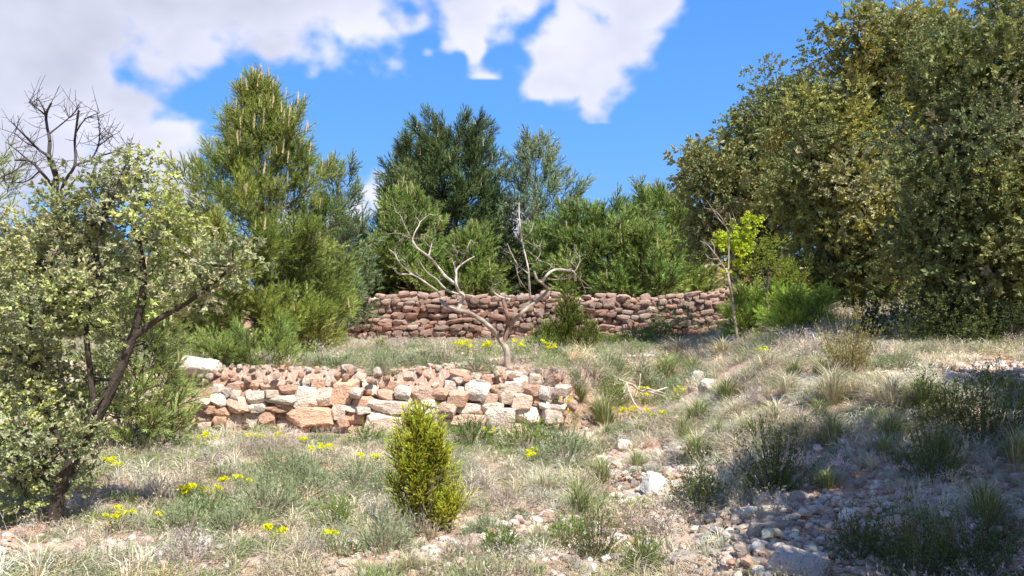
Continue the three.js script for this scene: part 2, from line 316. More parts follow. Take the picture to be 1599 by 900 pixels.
// near wall
const nearWall = thing('dry_stone_wall', 'near low dry stone terrace wall of large pale pinkish blocks', 'stone wall');
nearWall.userData.kind = 'thing';
{
  const Z3 = [[240, 235, 330, 300], [300, 220, 370, 270], [330, 260, 440, 320], [440, 240, 540, 310], [215, 330, 340, 415], [310, 290, 370, 350], [365, 315, 420, 390], [340, 360, 480, 460], [470, 320, 600, 400], [150, 415, 245, 470], [240, 415, 365, 500], [150, 475, 235, 530], [140, 530, 230, 600], [240, 490, 330, 560], [330, 480, 440, 600], [440, 460, 560, 560], [480, 400, 600, 460], [560, 465, 670, 560],
    [600, 310, 720, 360], [610, 345, 815, 400], [700, 280, 820, 335], [550, 250, 720, 310], [690, 390, 830, 440], [600, 420, 780, 460], [670, 460, 780, 505], [810, 295, 960, 425], [950, 305, 1060, 415], [1050, 250, 1220, 410], [780, 430, 1065, 545], [1065, 415, 1160, 520], [685, 500, 785, 595], [790, 545, 910, 600], [915, 545, 1000, 605], [1000, 500, 1065, 570], [1065, 525, 1170, 630],
    [1135, 415, 1230, 460], [1230, 425, 1330, 475], [1160, 460, 1290, 545], [1205, 355, 1355, 425], [1265, 245, 1365, 350], [1200, 205, 1270, 265], [1190, 300, 1265, 360], [1110, 500, 1180, 560], [1340, 380, 1600, 465], [1385, 310, 1495, 380], [1430, 240, 1560, 310], [1290, 460, 1570, 620], [1500, 290, 1600, 370], [1180, 550, 1290, 620], [900, 240, 1000, 310], [1000, 225, 1090, 290], [820, 235, 920, 290], [560, 560, 690, 640], [230, 270, 310, 330], [160, 300, 230, 370], [120, 360, 215, 420]];
  const Z4 = [[370, 285, 525, 400], [520, 300, 620, 370], [620, 320, 755, 415], [595, 250, 680, 315], [690, 285, 745, 340], [630, 172, 765, 228], [655, 215, 775, 280], [770, 195, 860, 245], [750, 265, 895, 375], [860, 205, 930, 255], [900, 210, 1000, 280], [350, 410, 600, 545], [570, 400, 675, 490], [680, 405, 850, 485], [610, 485, 880, 580], [860, 395, 1000, 480], [880, 430, 1080, 590], [850, 330, 975, 400], [975, 315, 1080, 405], [920, 275, 1010, 335], [1000, 245, 1150, 330], [1065, 330, 1215, 435], [1080, 415, 1260, 530], [1160, 275, 1260, 345], [1185, 205, 1275, 280], [1030, 190, 1140, 225], [1070, 215, 1180, 270],
    [1250, 290, 1310, 370], [1310, 290, 1365, 370], [1250, 385, 1330, 440], [1330, 400, 1430, 460], [1290, 450, 1420, 540], [1360, 280, 1470, 340], [1020, 540, 1180, 610], [780, 240, 880, 275], [1210, 345, 1270, 400], [440, 375, 540, 430], [370, 540, 480, 610]];
  const lay = (list, x0) => list.forEach(([a, b, c, e], i) => {
    const px = x0 + (a + c) / 2 / 4.4417, py = 540 + (b + e) / 2 / 4.4417, d = 12.02 - .16 * rnd(), p = at(px, py, d), k = d / F / 4.4417;
    const w = (c - a) * k, h = (e - b) * k;
    const back = sst(290, 210, b) * .22;                          // the top course sits back
    const m = laid(nearWall, p.x, p.y, d + back, w * 1.14, h * 1.16, Math.min(.55, Math.max(.24, (w + h) * .42)), blockGeos, rocks, .05);
    if (x0 === 280 && i % 7 === 3) m.material = rocks[6];
  });
  lay(Z3, 280); lay(Z4, 560);
  nearWall.children.find((m) => false);
  for (let x = -9.2; x < -4.7; x += .45) for (let k = 0; k < 3; k++) laid(nearWall, x + R(-.1, .1), height(x, 11.6) + .14 + k * .27, 12, R(.35, .6), R(.24, .34), .4, blockGeos, rocks);
  const fill = new Scatter();
  for (let i = 0; i < 240; i++) { const x = R(-4.7, .95), y = R(.05, .9), s = R(.03, .075); fill.add(V(x, y + .04, -(12.0 + R(-.06, .1))), rdir(), s, vary(pick([C('#f0d8c4'), C('#e0b89e'), C('#f2e2d2'), C('#d8b29a')]), .15)); }
  for (let i = 0; i < 620; i++) { const x = R(-5.2, 1.3), d = 12.16 + .5 * Math.pow(rnd(), 1.4), s = .018 + .05 * Math.pow(rnd(), 2.5); fill.add(onGround(x, d, -s * .2), rdir(.6), s, vary(pick([C('#f0d8c4'), C('#e0b89e'), C('#f2e2d2'), C('#e6dcd0')]), .12)); }
  fill.build('chinking_stones', stoneGeos[1], rockMat('#ffffff'), nearWall);
}
// far wall
const farWall = thing('dry_stone_wall', 'far long dry stone terrace wall of small reddish stones behind the dead tree', 'stone wall');
farWall.userData.kind = 'thing';
{
  let n = 0; const rest = [];
  for (let row = 0; row < 10; row++) {
    for (let x = -7.4 + R(0, .3); x < 8.4;) {
      const w = .17 + .4 * Math.pow(rnd(), 1.4), base = height(x, 27.6), top = height(x, 28.7), h0 = (top - base - .05) / 9.3;
      const y = base + .06 + (row + .5) * h0 + .09 * noise2(x * .7, row * .25) + R(-.05, .05);
      if (x > -6.4 && y < top + .1 + .1 * noise2(x, 3) && h0 > .06) {
        const m = laid(farWall, x + w / 2, y, 27.98 + R(-.1, .08), w * 1.06, h0 * R(.9, 1.55), .34, farGeos, farRocks, .22);
        if (n >= 300 || x < -5.2 || x > 6.6) { farWall.remove(m); m.updateMatrix(); rest.push(m.geometry.clone().applyMatrix4(m.matrix)); } else n++;
      }
      x += w * .99;
    }
  }
  part('rubble_stones', mergeGeometries(rest), farRocks[2], farWall, 'stuff');
  const fill = new Scatter();
  for (let i = 0; i < 900; i++) { const x = R(-7.3, 8.3), b = height(x, 27.6), t = height(x, 28.7); fill.add(V(x, R(b, t + .05), -(28.0 + R(-.1, .1))), rdir(), R(.05, .11), vary(pick([C('#d6ac98'), C('#c99e8a'), C('#dfbba8'), C('#bda498')]), .2)); }
  fill.build('chinking_stones', farGeos[2], rockMat('#ffffff'), farWall);
}
const thirdWall = thing('dry_stone_wall', 'short reddish dry stone wall highest up the slope beside the big oaks', 'stone wall');
thirdWall.userData.kind = 'thing';
for (let row = 0; row < 8; row++) for (let x = 7.2 + R(0, .3); x < 12.5;) { const w = R(.3, .7), b = height(x, 35.6), t = height(x, 36.6), h = (t - b) / 8; laid(thirdWall, x + w / 2, b + .05 + (row + .5) * h, 36, w, h * R(1.05, 1.35), .36, farGeos, farRocks, .1); x += w; }

// ---------------------------------------------------------------- pines
function tuftGeo(n, len, nl, w, open) {                         // a shoot set with needles
  const t = new Tris();
  for (let i = 0; i < n; i++) {
    const y = len * (.12 + .88 * (i / n)), a = i * 2.4 + R(-.3, .3), o = open * R(.7, 1.2) * (1 - .45 * i / n), dir = V(Math.cos(a) * Math.sin(o), Math.cos(o), Math.sin(a) * Math.sin(o));
    t.blade(V(0, y, 0), dir, sideOf(dir), nl * R(.8, 1.15), w, tint(.75, 1.2, .1));
  }
  const k = C('#8a7a60'); for (let a = 0; a < 3; a++) t.tri(V(Math.cos(a * 2.1) * w, 0, Math.sin(a * 2.1) * w), V(Math.cos(a * 2.1 + 2.1) * w, 0, Math.sin(a * 2.1 + 2.1) * w), V(0, len, 0), k);
  return t.geo();
}
function boughGeo(count, len, n, tl, nl, w, open) {                 // a branch end carrying several needle shoots
  const parts = [], t = new Tris();
  for (let i = 0; i < count; i++) {
    const y = len * Math.pow((i + .5) / count, .9), a = i * 2.4 + R(-.4, .4), o = lerp(.95, .15, i / count) * R(.7, 1.2), g = tuftGeo(n, tl * R(.75, 1.15), nl, w, open);
    const dir = V(Math.cos(a) * Math.sin(o), Math.cos(o), Math.sin(a) * Math.sin(o)), k = tint(.8, 1.18, .08), c = g.attributes.color;
    for (let j = 0; j < c.count; j++) c.setXYZ(j, c.getX(j) * k.r, c.getY(j) * k.g, c.getZ(j) * k.b);
    g.applyQuaternion(new THREE.Quaternion().setFromUnitVectors(V(0, 1, 0), dir)); g.translate(dir.x * len * .16, y + dir.y * .02, dir.z * len * .16); parts.push(g);
    t.blade(V(0, y * .8, 0), V(dir.x, dir.y + .2, dir.z).normalize(), sideOf(dir), len * .2, w * 2, C('#8a7a60'));
  }
  t.blade(V(0, 0, 0), V(0, 1, 0), V(1, 0, 0), len, w * 3, C('#8a7a60')); parts.push(t.geo());
  return mergeGeometries(parts);
}
const tuft = [0, 1, 2].map(() => boughGeo(8, .34, 26, .21, .082, .0085, .8)), farTuft = [0, 1, 2].map(() => boughGeo(8, .6, 17, .35, .145, .021, .8)), candle = (() => {
  const t = new Tris();
  for (let i = 0; i < 34; i++) { const y = .2 * i / 34, a = i * 2.4, dir = V(Math.cos(a) * .3, .95, Math.sin(a) * .3).normalize(); t.blade(V(Math.cos(a) * .007, y, Math.sin(a) * .007), dir, sideOf(dir), .035, .007, tint(.8, 1.15)); }
  for (let a = 0; a < 5; a++) { const q = (k) => V(Math.cos(k * 1.257) * .011, 0, Math.sin(k * 1.257) * .011); t.tri(q(a), q(a + 1), V(0, .24, 0), tint()); }
  return t.geo();
})();
function pine(o) {
  const { base, H, rad, from = .05, geo = tuft, cols, n = 1, candles = 0, lean = 0, trunkR = .09, step = .28, droop = 0, fill = 1, candleS = 1, prof = (t) => Math.pow(1 - t, .8), candleCol = ['#c8b48a', '#d2bb94', '#b9ab78'] } = o;
  const g = thing(o.name, o.label, 'tree', base, o.group), tr = [];
  for (let i = 0; i <= 5; i++) tr.push(V(lean * (i / 5) ** 1.5 + .05 * noise2(i, H), H * .97 * i / 5 - (i ? 0 : .1), .05 * noise2(i + 9, H)));
  part('trunk', limb(tr, trunkR, .012, 7, .12), pineBark, g);
  const br = [], sc = geo.map(() => new Scatter()), cd = new Scatter(), pal = cols.map(C), cpal = candleCol.map(C);
  const trunkAt = (h) => V(lean * (h / H) ** 1.5, h, 0);
  for (let h = H * from; h < H * .985; h += step * R(.7, 1.2) * (1.1 - .5 * h / H)) {
    const t = (h / H - from) / (1 - from), nb = 4 + Math.floor(R(0, 3.5)), a0 = R(0, 6.28);
    for (let b = 0; b < nb; b++) {
      const a = a0 + b * 6.283 / nb + R(-.3, .3), L = Math.max(.14, rad * prof(t) * R(.68, 1.12) * (1 + .22 * noise2(a * 1.3 + H, h * .7))), rise = lerp(.25 - droop, 1.35, t);
      const out = V(Math.cos(a), 0, Math.sin(a)), P = (s) => trunkAt(h).addScaledVector(out, L * s).add(V(0, L * rise * (.4 * s + .6 * s * s) * .8, 0));
      br.push(limb([P(0), P(.5), P(1)], Math.max(.006, trunkR * .22 * (1 - t) + .004), .003, 3));
      const k = Math.ceil((1 + L * (o.per ?? 5)) * n), cc = vary(pick(pal), .12);
      for (let i = 0; i < k; i++) {
        const s = Math.min(1, .2 + .8 * Math.sqrt((i + rnd()) / k)), p = P(s), sub = .34 * L * (1.15 - s) + .05;
        const off = rdir(.2).multiplyScalar(sub * R(.2, 1) * fill), dir = off.clone().normalize().multiplyScalar(.5).addScaledVector(out, .55).add(V(0, lerp(.45, 1.0, t) + .25, 0)).add(rdir().multiplyScalar(.45)).normalize();
        p.add(off); pick(sc).add(p, dir, R(.75, 1.2) * (o.ts ?? 1) * lerp(1, .68, t), vary(cc, .14));
        if (candles && s > .72 && rnd() < 1.9 * candles * lerp(.35, 1, t)) cd.add(p.clone().addScaledVector(dir, (geo === tuft ? .36 : .62) * (o.ts ?? 1) * lerp(1, .68, t)), V(R(-.12, .12), 1, R(-.12, .12)).normalize(), R(.7, 1.25) * candleS, vary(pick(cpal), .12));
      }
      if (candles && t > .35 && rnd() < .85) cd.add(P(1).add(V(0, .08, 0)), V(R(-.1, .1), 1, R(-.1, .1)).normalize(), R(1, 1.6) * candleS, vary(pick(cpal), .12));
    }
  }
  if (candles) for (let i = 0; i < 3; i++) cd.add(trunkAt(H * .97).add(V(0, i * .12, 0)), V(0, 1, 0), 1.7 * candleS, cpal[0]);
  part('branches', mergeGeometries(br), pineBark, g, 'stuff');
  bunch('crown', sc, geo, needleMat, g, 'needle_boughs');
  if (cd.m.length) cd.build('new_shoots', candle, needleMat, g);
  return g;
}
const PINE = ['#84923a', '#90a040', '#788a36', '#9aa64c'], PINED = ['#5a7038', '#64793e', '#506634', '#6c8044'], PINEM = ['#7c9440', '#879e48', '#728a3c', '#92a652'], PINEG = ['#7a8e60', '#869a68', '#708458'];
const baseAt = (px, d, sink = .06) => { const p = at(px, 500, d); return onGround(p.x, d, sink); };
const topH = (px, py, d, b) => at(px, py, d).y - b.y;
{
  rnd = mulberry(101);
  let b = baseAt(402, 17);
  pine({ name: 'pine_tree', label: 'big cone-shaped young pine with pale upright shoots on the terrace above the near wall', base: b, H: topH(405, 108, 17, b) - .3, rad: 2.35, from: .02, cols: PINE, n: 2.3, candles: .16, trunkR: .1, step: .24, prof: (t) => Math.min(1, .85 + t) * Math.pow(1 - t, .86) });
  const far = (px, py, d, rad, o) => { const q = baseAt(px, d), pr = o.prof ?? ((t) => Math.pow(1 - t, .8)); return pine({ name: 'pine_tree', base: q, H: topH(px, py, d, q) - rad * pr(.97) * 1.08 - .35, rad, geo: farTuft, trunkR: .12, step: .42, ts: 1.15, ...o }); };
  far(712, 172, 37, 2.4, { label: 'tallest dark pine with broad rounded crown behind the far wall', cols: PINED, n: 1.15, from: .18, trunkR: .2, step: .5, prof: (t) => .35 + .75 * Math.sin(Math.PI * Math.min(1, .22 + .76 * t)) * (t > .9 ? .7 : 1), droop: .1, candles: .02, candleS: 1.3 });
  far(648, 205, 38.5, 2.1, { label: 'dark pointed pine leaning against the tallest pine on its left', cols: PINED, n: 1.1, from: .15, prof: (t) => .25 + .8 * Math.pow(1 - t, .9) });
  far(838, 196, 36, 2.2, { label: 'thin see-through pine standing right of the tallest pine', cols: ['#8c9e74', '#98aa7c', '#84966a'], n: .55, from: .2, trunkR: .13, step: .55, prof: (t) => .12 + 1.05 * Math.pow(1 - t, .9), candles: .03 });
  far(527, 232, 27, 1.3, { label: 'slim sparse grey-green pine just right of the big cone-shaped pine', cols: PINEG, n: .5, from: .1, trunkR: .08, prof: (t) => .2 + .85 * Math.pow(1 - t, .8), ts: 1 });
  far(640, 290, 32, 2.0, { label: 'bushy young pine with upright pale shoots below the tall dark pines', cols: PINEM, n: 1, from: .02, candles: .06, candleS: 1.5 });
  far(735, 352, 31, 1.1, { label: 'small young pine with tan tips behind the dead tree', cols: PINEM, n: 1, from: .02, candles: .1, candleS: 1.4 });
  far(935, 312, 32, 2.3, { label: 'dense green young pine above the middle of the far wall', cols: PINEM, n: 1.15, from: .01, candles: .05, candleS: 1.5, prof: (t) => .25 + .8 * Math.pow(1 - t, .55) });
  far(1035, 285, 34, 2.3, { label: 'pointed green pine next to the leftmost big oak', cols: PINEM, n: 1.2, from: .01, candles: .05, candleS: 1.6, prof: (t) => .2 + .8 * Math.pow(1 - t, .7) });
  far(1000, 345, 30.5, 1.5, { label: 'bright green young pine standing close behind the far wall', cols: PINEM, n: 1.2, from: .01, candles: .04, candleS: 1.4, prof: (t) => .25 + .8 * Math.pow(1 - t, .55) });
  far(875, 345, 33, 1.6, { label: 'short bushy pine between the see-through pine and the dense young pine', cols: PINEM, n: 1, from: .01, prof: (t) => .3 + .75 * Math.pow(1 - t, .6) });
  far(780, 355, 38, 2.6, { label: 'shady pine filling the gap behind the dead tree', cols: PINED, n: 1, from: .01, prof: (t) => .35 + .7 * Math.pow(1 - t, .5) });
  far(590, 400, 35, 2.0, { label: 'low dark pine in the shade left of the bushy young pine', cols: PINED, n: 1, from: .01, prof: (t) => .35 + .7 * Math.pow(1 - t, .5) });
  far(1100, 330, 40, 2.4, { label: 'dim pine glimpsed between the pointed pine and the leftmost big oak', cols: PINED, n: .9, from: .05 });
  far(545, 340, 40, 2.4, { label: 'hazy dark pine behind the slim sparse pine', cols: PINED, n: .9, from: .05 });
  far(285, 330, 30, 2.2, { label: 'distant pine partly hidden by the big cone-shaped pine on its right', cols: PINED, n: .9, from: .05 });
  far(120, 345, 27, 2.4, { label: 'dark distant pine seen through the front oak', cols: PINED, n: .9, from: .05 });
  far(-58, 200, 13, .8, { label: 'pine at the far left edge, only its branch ends showing', cols: PINE, n: .8, from: .3, geo: tuft, ts: 1, prof: (t) => .5 + .4 * Math.sin(t * 3) });
  b = baseAt(205, 10.4);
  pine({ name: 'pine_sapling', label: 'thin pale pine sapling standing in front of the near wall beside the front oak', base: b, H: topH(250, 450, 10.4, b) - .2, rad: .68, from: .03, cols: ['#8a9a50', '#96a55c', '#7f9048'], n: .75, candles: .14, trunkR: .025, step: .2, lean: .3, prof: (t) => .1 + .9 * Math.pow(1 - t, .75), candleCol: ['#b9bb7c', '#c5c48c'] });
  const low = (px, py, d, w, top, label, cols, o = {}) => { const q = ground(px, py); const dd = -q.z; return pine({ name: 'pine_bush', base: q, H: (py - top) * dd / F * .62, rad: w * dd / F / 2 * .85, ts: .8, from: .02, cols, n: 1.6, step: .13, trunkR: .03, prof: (t) => .55 + .45 * Math.cos(t * 1.5), label, ...o }); };
  low(410, 575, 15, 130, 535, 'low green pine bush at the foot of the big cone-shaped pine', PINEM);
  low(340, 572, 15, 60, 540, 'small pine bush at the left end of the near wall top', PINEM);
  low(1185, 525, 18, 110, 455, 'bright green low pine bush behind the yellow-leaved sapling', ['#98b440', '#a4be4c', '#8aa63a'], { n: 2.2 });
  low(1255, 520, 18, 100, 462, 'bright green low pine bush under the edge of the big oaks', ['#98b440', '#a4be4c', '#8aa63a'], { n: 2.2 });
  low(1235, 505, 20, 80, 385, 'yellowish young pine against the dark oak foliage', ['#98aa44', '#a6b450'], { n: .8, H: 70 * 20 / F, rad: .45, prof: (t) => .2 + .8 * Math.pow(1 - t, .6) });
}

// ---------------------------------------------------------------- oaks
function sprig(n, len, L, w) {
  const t = new Tris();
  for (let i = 0; i < n; i++) { const y = len * R(.05, 1), a = i * 2.4 + R(-.5, .5), o = R(.35, 1.25), dir = V(Math.cos(a) * Math.sin(o), Math.cos(o), Math.sin(a) * Math.sin(o)); t.leaf(V(R(-.01, .01), y, R(-.01, .01)), dir, sideOf(dir), L * R(.7, 1.2), w * R(.8, 1.15), tint(.86, 1.14, .06)); }
  return t.geo();
}
rnd = mulberry(202);
function clumpGeo(m, n, len, L, w) {                              // a twiggy clump of sprigs, radius about 1
  const parts = [];
  for (let i = 0; i < m; i++) {
    const u = rdir(.12), g = sprig(n, len, L, w), k = tint(.88, 1.12, .05), c = g.attributes.color;
    for (let j = 0; j < c.count; j++) c.setXYZ(j, c.getX(j) * k.r, c.getY(j) * k.g, c.getZ(j) * k.b);
    const d = u.clone().multiplyScalar(.8).add(V(0, .35, 0)).add(rdir().multiplyScalar(.5)).normalize(), f = Math.pow(rnd(), .42) * (1 + .25 * noise3(u.x * 2 + m, u.y * 2, u.z * 2));
    g.applyQuaternion(new THREE.Quaternion().setFromUnitVectors(V(0, 1, 0), d)); g.translate(u.x * f, u.y * f, u.z * f); parts.push(g);
  }
  return mergeGeometries(parts);
}
const oakSprig = [0, 1, 2, 3].map(() => clumpGeo(40, 13, .33, .138, .082)), finSprig = [0, 1, 2, 3].map(() => clumpGeo(28, 12, .4, .18, .108)), bigSprig = [0, 1, 2].map(() => clumpGeo(30, 12, .5, .23, .15));
function oak(o) {
  const { base, blobs, cols, geo, clumpR, stems, dens = 2.2, trunkR = .12, inner = .55, limbs = 6 } = o;
  const g = thing(o.name ?? 'oak_tree', o.label, 'tree', base, o.group), sc = geo.map(() => new Scatter()), br = [], centres = [], core = new Scatter();
  const pal = cols.map(([h, w]) => [C(h), w]), wsum = pal.reduce((s, p) => s + p[1], 0);
  for (const [c0, rx, ry, rz] of blobs) {
    const c = c0.clone().sub(base), rm = (rx + ry + rz) / 3, n = Math.max(3, Math.round(dens * (rm / clumpR) ** 2));
    for (let i = 0; i < n; i++) {
      const dir = rdir(), f = R(inner, 1.0), cc = V(c.x + dir.x * rx * f, c.y + dir.y * ry * f, c.z + dir.z * rz * f);
      if (cc.y + base.y < height(cc.x + base.x, -(cc.z + base.z)) + .1) continue;
      let q = rnd() * wsum, k = 0; while (q > pal[k][1]) q -= pal[k++][1];
      if (i < limbs) centres.push(cc);
      if (o.core && i % 5 < 2) { const u = rdir(), t = .6 * Math.cbrt(rnd()), p = V(c.x + u.x * rx * t, c.y + u.y * ry * t, c.z + u.z * rz * t); if (p.y > .4) core.add(p, V(0, 1, 0), clumpR * 1.15, vary(pal[k][0], .12)); }
      pick(sc).add(cc, V(dir.x * .6 + R(-.3, .3), 1, dir.z * .6 + R(-.3, .3)).normalize(), clumpR * R(.7, 1.25), vary(pal[k][0], .1), R(.75, 1));
    }
  }
  stems.forEach((s, i) => part(i ? 'limb' : 'trunk', limb(s.map((v) => v.clone().sub(base)), trunkR * (i ? .55 : 1), trunkR * (i ? .15 : .45), 7, .12), o.wood ?? oakBark, g));
  const joints = stems.flatMap((s) => s.slice(Math.floor(s.length / 2)).map((v) => v.clone().sub(base)));
  for (const c of centres) {
    let best = joints[0]; for (const j of joints) if (j.distanceTo(c) < best.distanceTo(c)) best = j;
    const m = best.clone().lerp(c, .5).add(rdir().multiplyScalar(.12)); br.push(limb([best, m, c], trunkR * .2, trunkR * .05, 4, .1));
  }
  if (br.length) part('branches', mergeGeometries(br), o.wood ?? oakBark, g, 'stuff');
  bunch('crown', [...sc, core], [...geo, bigSprig[0]], leafMat, g, 'leaf_clumps');
  return g;
}
const OAK = [['#929860', 3], ['#a4a45c', 2.4], ['#b6b464', 2], ['#a8a67a', 1], ['#7e8a58', 1.8]], OAKG = [['#a0a67a', 3], ['#aeb288', 2.4], ['#bcc47c', 2], ['#8c946a', 1.8], ['#b2b094', 1]];
{
  const blob = (d) => ([x, y, rx, ry, dz = 0]) => [at(x, y, d + dz), rx * d / F, ry * d / F, (rx + ry) / 2 * d / F];
  const A = (pts, d) => pts.map(([x, y, dz = 0]) => at(x, y, d + dz));
  rnd = mulberry(303);
  let d = 22, b = baseAt(1205, d);
  oak({ label: 'holm oak with browning leaf tips, leftmost of the three big oaks', base: b, blobs: [[1125, 300, 58, 80], [1100, 255, 34, 45], [1175, 205, 55, 58, .3], [1125, 370, 40, 45], [1205, 300, 80, 110, .6], [1190, 415, 55, 45], [1245, 160, 70, 60, .8], [1240, 250, 90, 120, 1]].map(blob(d)), cols: [['#9c9a66', 3], ['#929860', 2.4], ['#a89e74', 1], ['#7e8a58', 1.5]], geo: oakSprig, core: 1, clumpR: .52, dens: 4.2, trunkR: .16, stems: [[b, ...A([[1200, 430], [1190, 340], [1180, 250]], d)], A([[1198, 400], [1150, 330], [1120, 280]], d), A([[1198, 410], [1235, 330, .6], [1245, 200, .8]], d)] });
  d = 18.5; b = baseAt(1370, d);
  oak({ label: 'tall holm oak with yellowish new growth, middle of the three big oaks', base: b, blobs: [[1345, 75, 75, 70], [1310, 190, 85, 95], [1400, 160, 110, 120, .5], [1265, 285, 75, 95], [1355, 310, 115, 115, -.3], [1290, 420, 70, 65], [1405, 430, 105, 80, .3], [1430, 60, 75, 62, .8], [1340, 450, 90, 50, .5], [1390, 490, 80, 34, .6], [1300, 470, 50, 26, .8]].map(blob(d)), cols: OAK, geo: oakSprig, core: 1, clumpR: .52, dens: 4.6, trunkR: .2, stems: [[b, ...A([[1368, 430], [1360, 320], [1355, 200], [1350, 110]], d)], A([[1365, 400], [1310, 320], [1270, 270]], d), A([[1362, 360], [1410, 240, .4], [1425, 110, .8]], d)] });
  d = 12.5; b = baseAt(1545, d);
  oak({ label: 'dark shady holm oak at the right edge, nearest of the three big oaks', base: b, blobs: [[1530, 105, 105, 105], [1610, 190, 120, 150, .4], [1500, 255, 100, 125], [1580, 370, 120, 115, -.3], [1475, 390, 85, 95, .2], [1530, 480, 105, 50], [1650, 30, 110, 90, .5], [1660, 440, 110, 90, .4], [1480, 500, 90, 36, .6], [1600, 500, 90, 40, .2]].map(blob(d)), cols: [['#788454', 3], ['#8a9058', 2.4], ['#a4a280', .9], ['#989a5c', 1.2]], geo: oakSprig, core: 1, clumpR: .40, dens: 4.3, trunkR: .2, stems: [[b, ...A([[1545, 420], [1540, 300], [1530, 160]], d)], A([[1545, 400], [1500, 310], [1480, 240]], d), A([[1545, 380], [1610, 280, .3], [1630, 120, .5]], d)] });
  // two oaks beyond the right edge whose shade falls across the stones
  const side = (x, dd, r, h, label) => { const q = onGround(x, dd, .05), bl = []; for (let i = 0; i < 6; i++) { const a = i * 1.05; bl.push([V(x + Math.cos(a) * r * .55, q.y + h * (i % 2 ? .62 : .8), -dd + Math.sin(a) * r * .55), r * .6, r * .55, r * .6]); } oak({ label, base: q, blobs: bl, cols: OAK, geo: bigSprig, clumpR: .55, trunkR: .18, stems: [[q, V(x, q.y + h * .4, -dd), V(x - .2, q.y + h * .75, -dd)]], dens: 5.5 }); };
  side(5.8, 3.1, 2.0, 6.4, 'leafy oak beyond the right edge shading the stones nearest the viewer');
  side(7.9, 5.0, 1.9, 5.2, 'leafy oak beyond the right edge shading the dark green bushes');
  side(4.8, .4, 1.9, 4.8, 'leafy oak out of sight beside the viewer shading the bottom corner');
  // front oak on the left
  d = 6.5; b = ground(86, 822); d = -b.z;
  oak({ label: 'small grey-green holm oak with leaning dark trunk at the left front', base: b, blobs: [[45, 420, 85, 70], [150, 320, 70, 60, .1], [205, 285, 42, 42], [225, 345, 50, 50, -.1], [110, 370, 90, 60, .2], [60, 500, 85, 55, -.2], [150, 440, 80, 60], [325, 430, 55, 40], [290, 465, 42, 28, .1], [365, 410, 28, 24], [60, 600, 75, 50], [20, 690, 55, 50, -.2], [120, 690, 55, 28, -.1], [100, 745, 70, 34, .1], [0, 540, 70, 110, .3], [180, 520, 42, 36, .1], [230, 430, 34, 30], [30, 600, 60, 60, .1], [90, 660, 50, 34, .2], [50, 770, 60, 40, .1], [150, 590, 30, 30, .3], [110, 450, 60, 60, .3], [270, 350, 20, 20]].map(blob(d)), cols: OAKG, geo: finSprig, clumpR: .21, trunkR: .055, dens: 4.3, inner: .25,
    stems: [[b, ...A([[95, 760], [120, 705], [150, 655], [180, 595], [200, 545], [215, 500], [225, 440], [215, 370]], d)], A([[205, 530], [245, 500], [290, 475], [330, 445], [365, 415]], d), A([[150, 655], [142, 590], [135, 500], [150, 420], [160, 340]], d), A([[110, 725], [70, 640], [50, 560], [45, 450]], d), A([[100, 745], [40, 730], [10, 690]], d), A([[135, 520], [90, 450], [60, 410]], d)] });
  d = 8.6; b = baseAt(-15, d);
  oak({ label: 'yellow-green oak at the left edge behind the front oak', base: b, blobs: [[10, 400, 60, 60], [-40, 430, 80, 90], [20, 480, 60, 60], [-20, 560, 90, 70], [60, 440, 40, 45]].map(blob(d)), cols: [['#9aa050', 2], ['#84896a', 2], ['#a9ae62', 1]], geo: finSprig, clumpR: .24, dens: 3.4, trunkR: .06, stems: [[b, ...A([[-10, 560], [0, 470], [10, 400]], d)]] });
  // leafy undergrowth behind the far wall
  for (const [px, py, rx, ry, dd, label] of [[700, 435, 70, 42, 33, 'round dark oak bush behind the far wall left of the dead tree'], [800, 430, 65, 48, 34, 'round olive oak bush behind the far wall right of the dead tree trunk'], [585, 440, 60, 45, 33, 'dark oak bush behind the far wall near the big cone-shaped pine'], [865, 445, 40, 35, 32, 'small dark bush behind the far wall under the forked branch'], [1480, 512, 80, 30, 12, 'low dark oak bush under the nearest big oak beside the gravel path'], [1580, 518, 70, 32, 11.4, 'low dark oak bush at the right edge above the gravel path'], [1395, 512, 50, 28, 13.5, 'low dark oak bush under the middle big oak']]) {
    const q = baseAt(px, dd, .05); oak({ name: 'oak_bush', label, base: q, blobs: [[px, py, rx, ry], [px - rx * .5, py + ry * .5, rx * .6, ry * .7], [px + rx * .5, py + ry * .5, rx * .6, ry * .7]].map(blob(dd)), cols: [['#56613a', 3], ['#6c743f', 1.5], ['#485434', 2]], geo: px > 1300 ? oakSprig : bigSprig, clumpR: px > 1300 ? .3 : .6, trunkR: px > 1300 ? .04 : .08, stems: [[q, at(px, py + 10, dd), at(px, py - 10, dd)]], dens: 4 });
  }
}

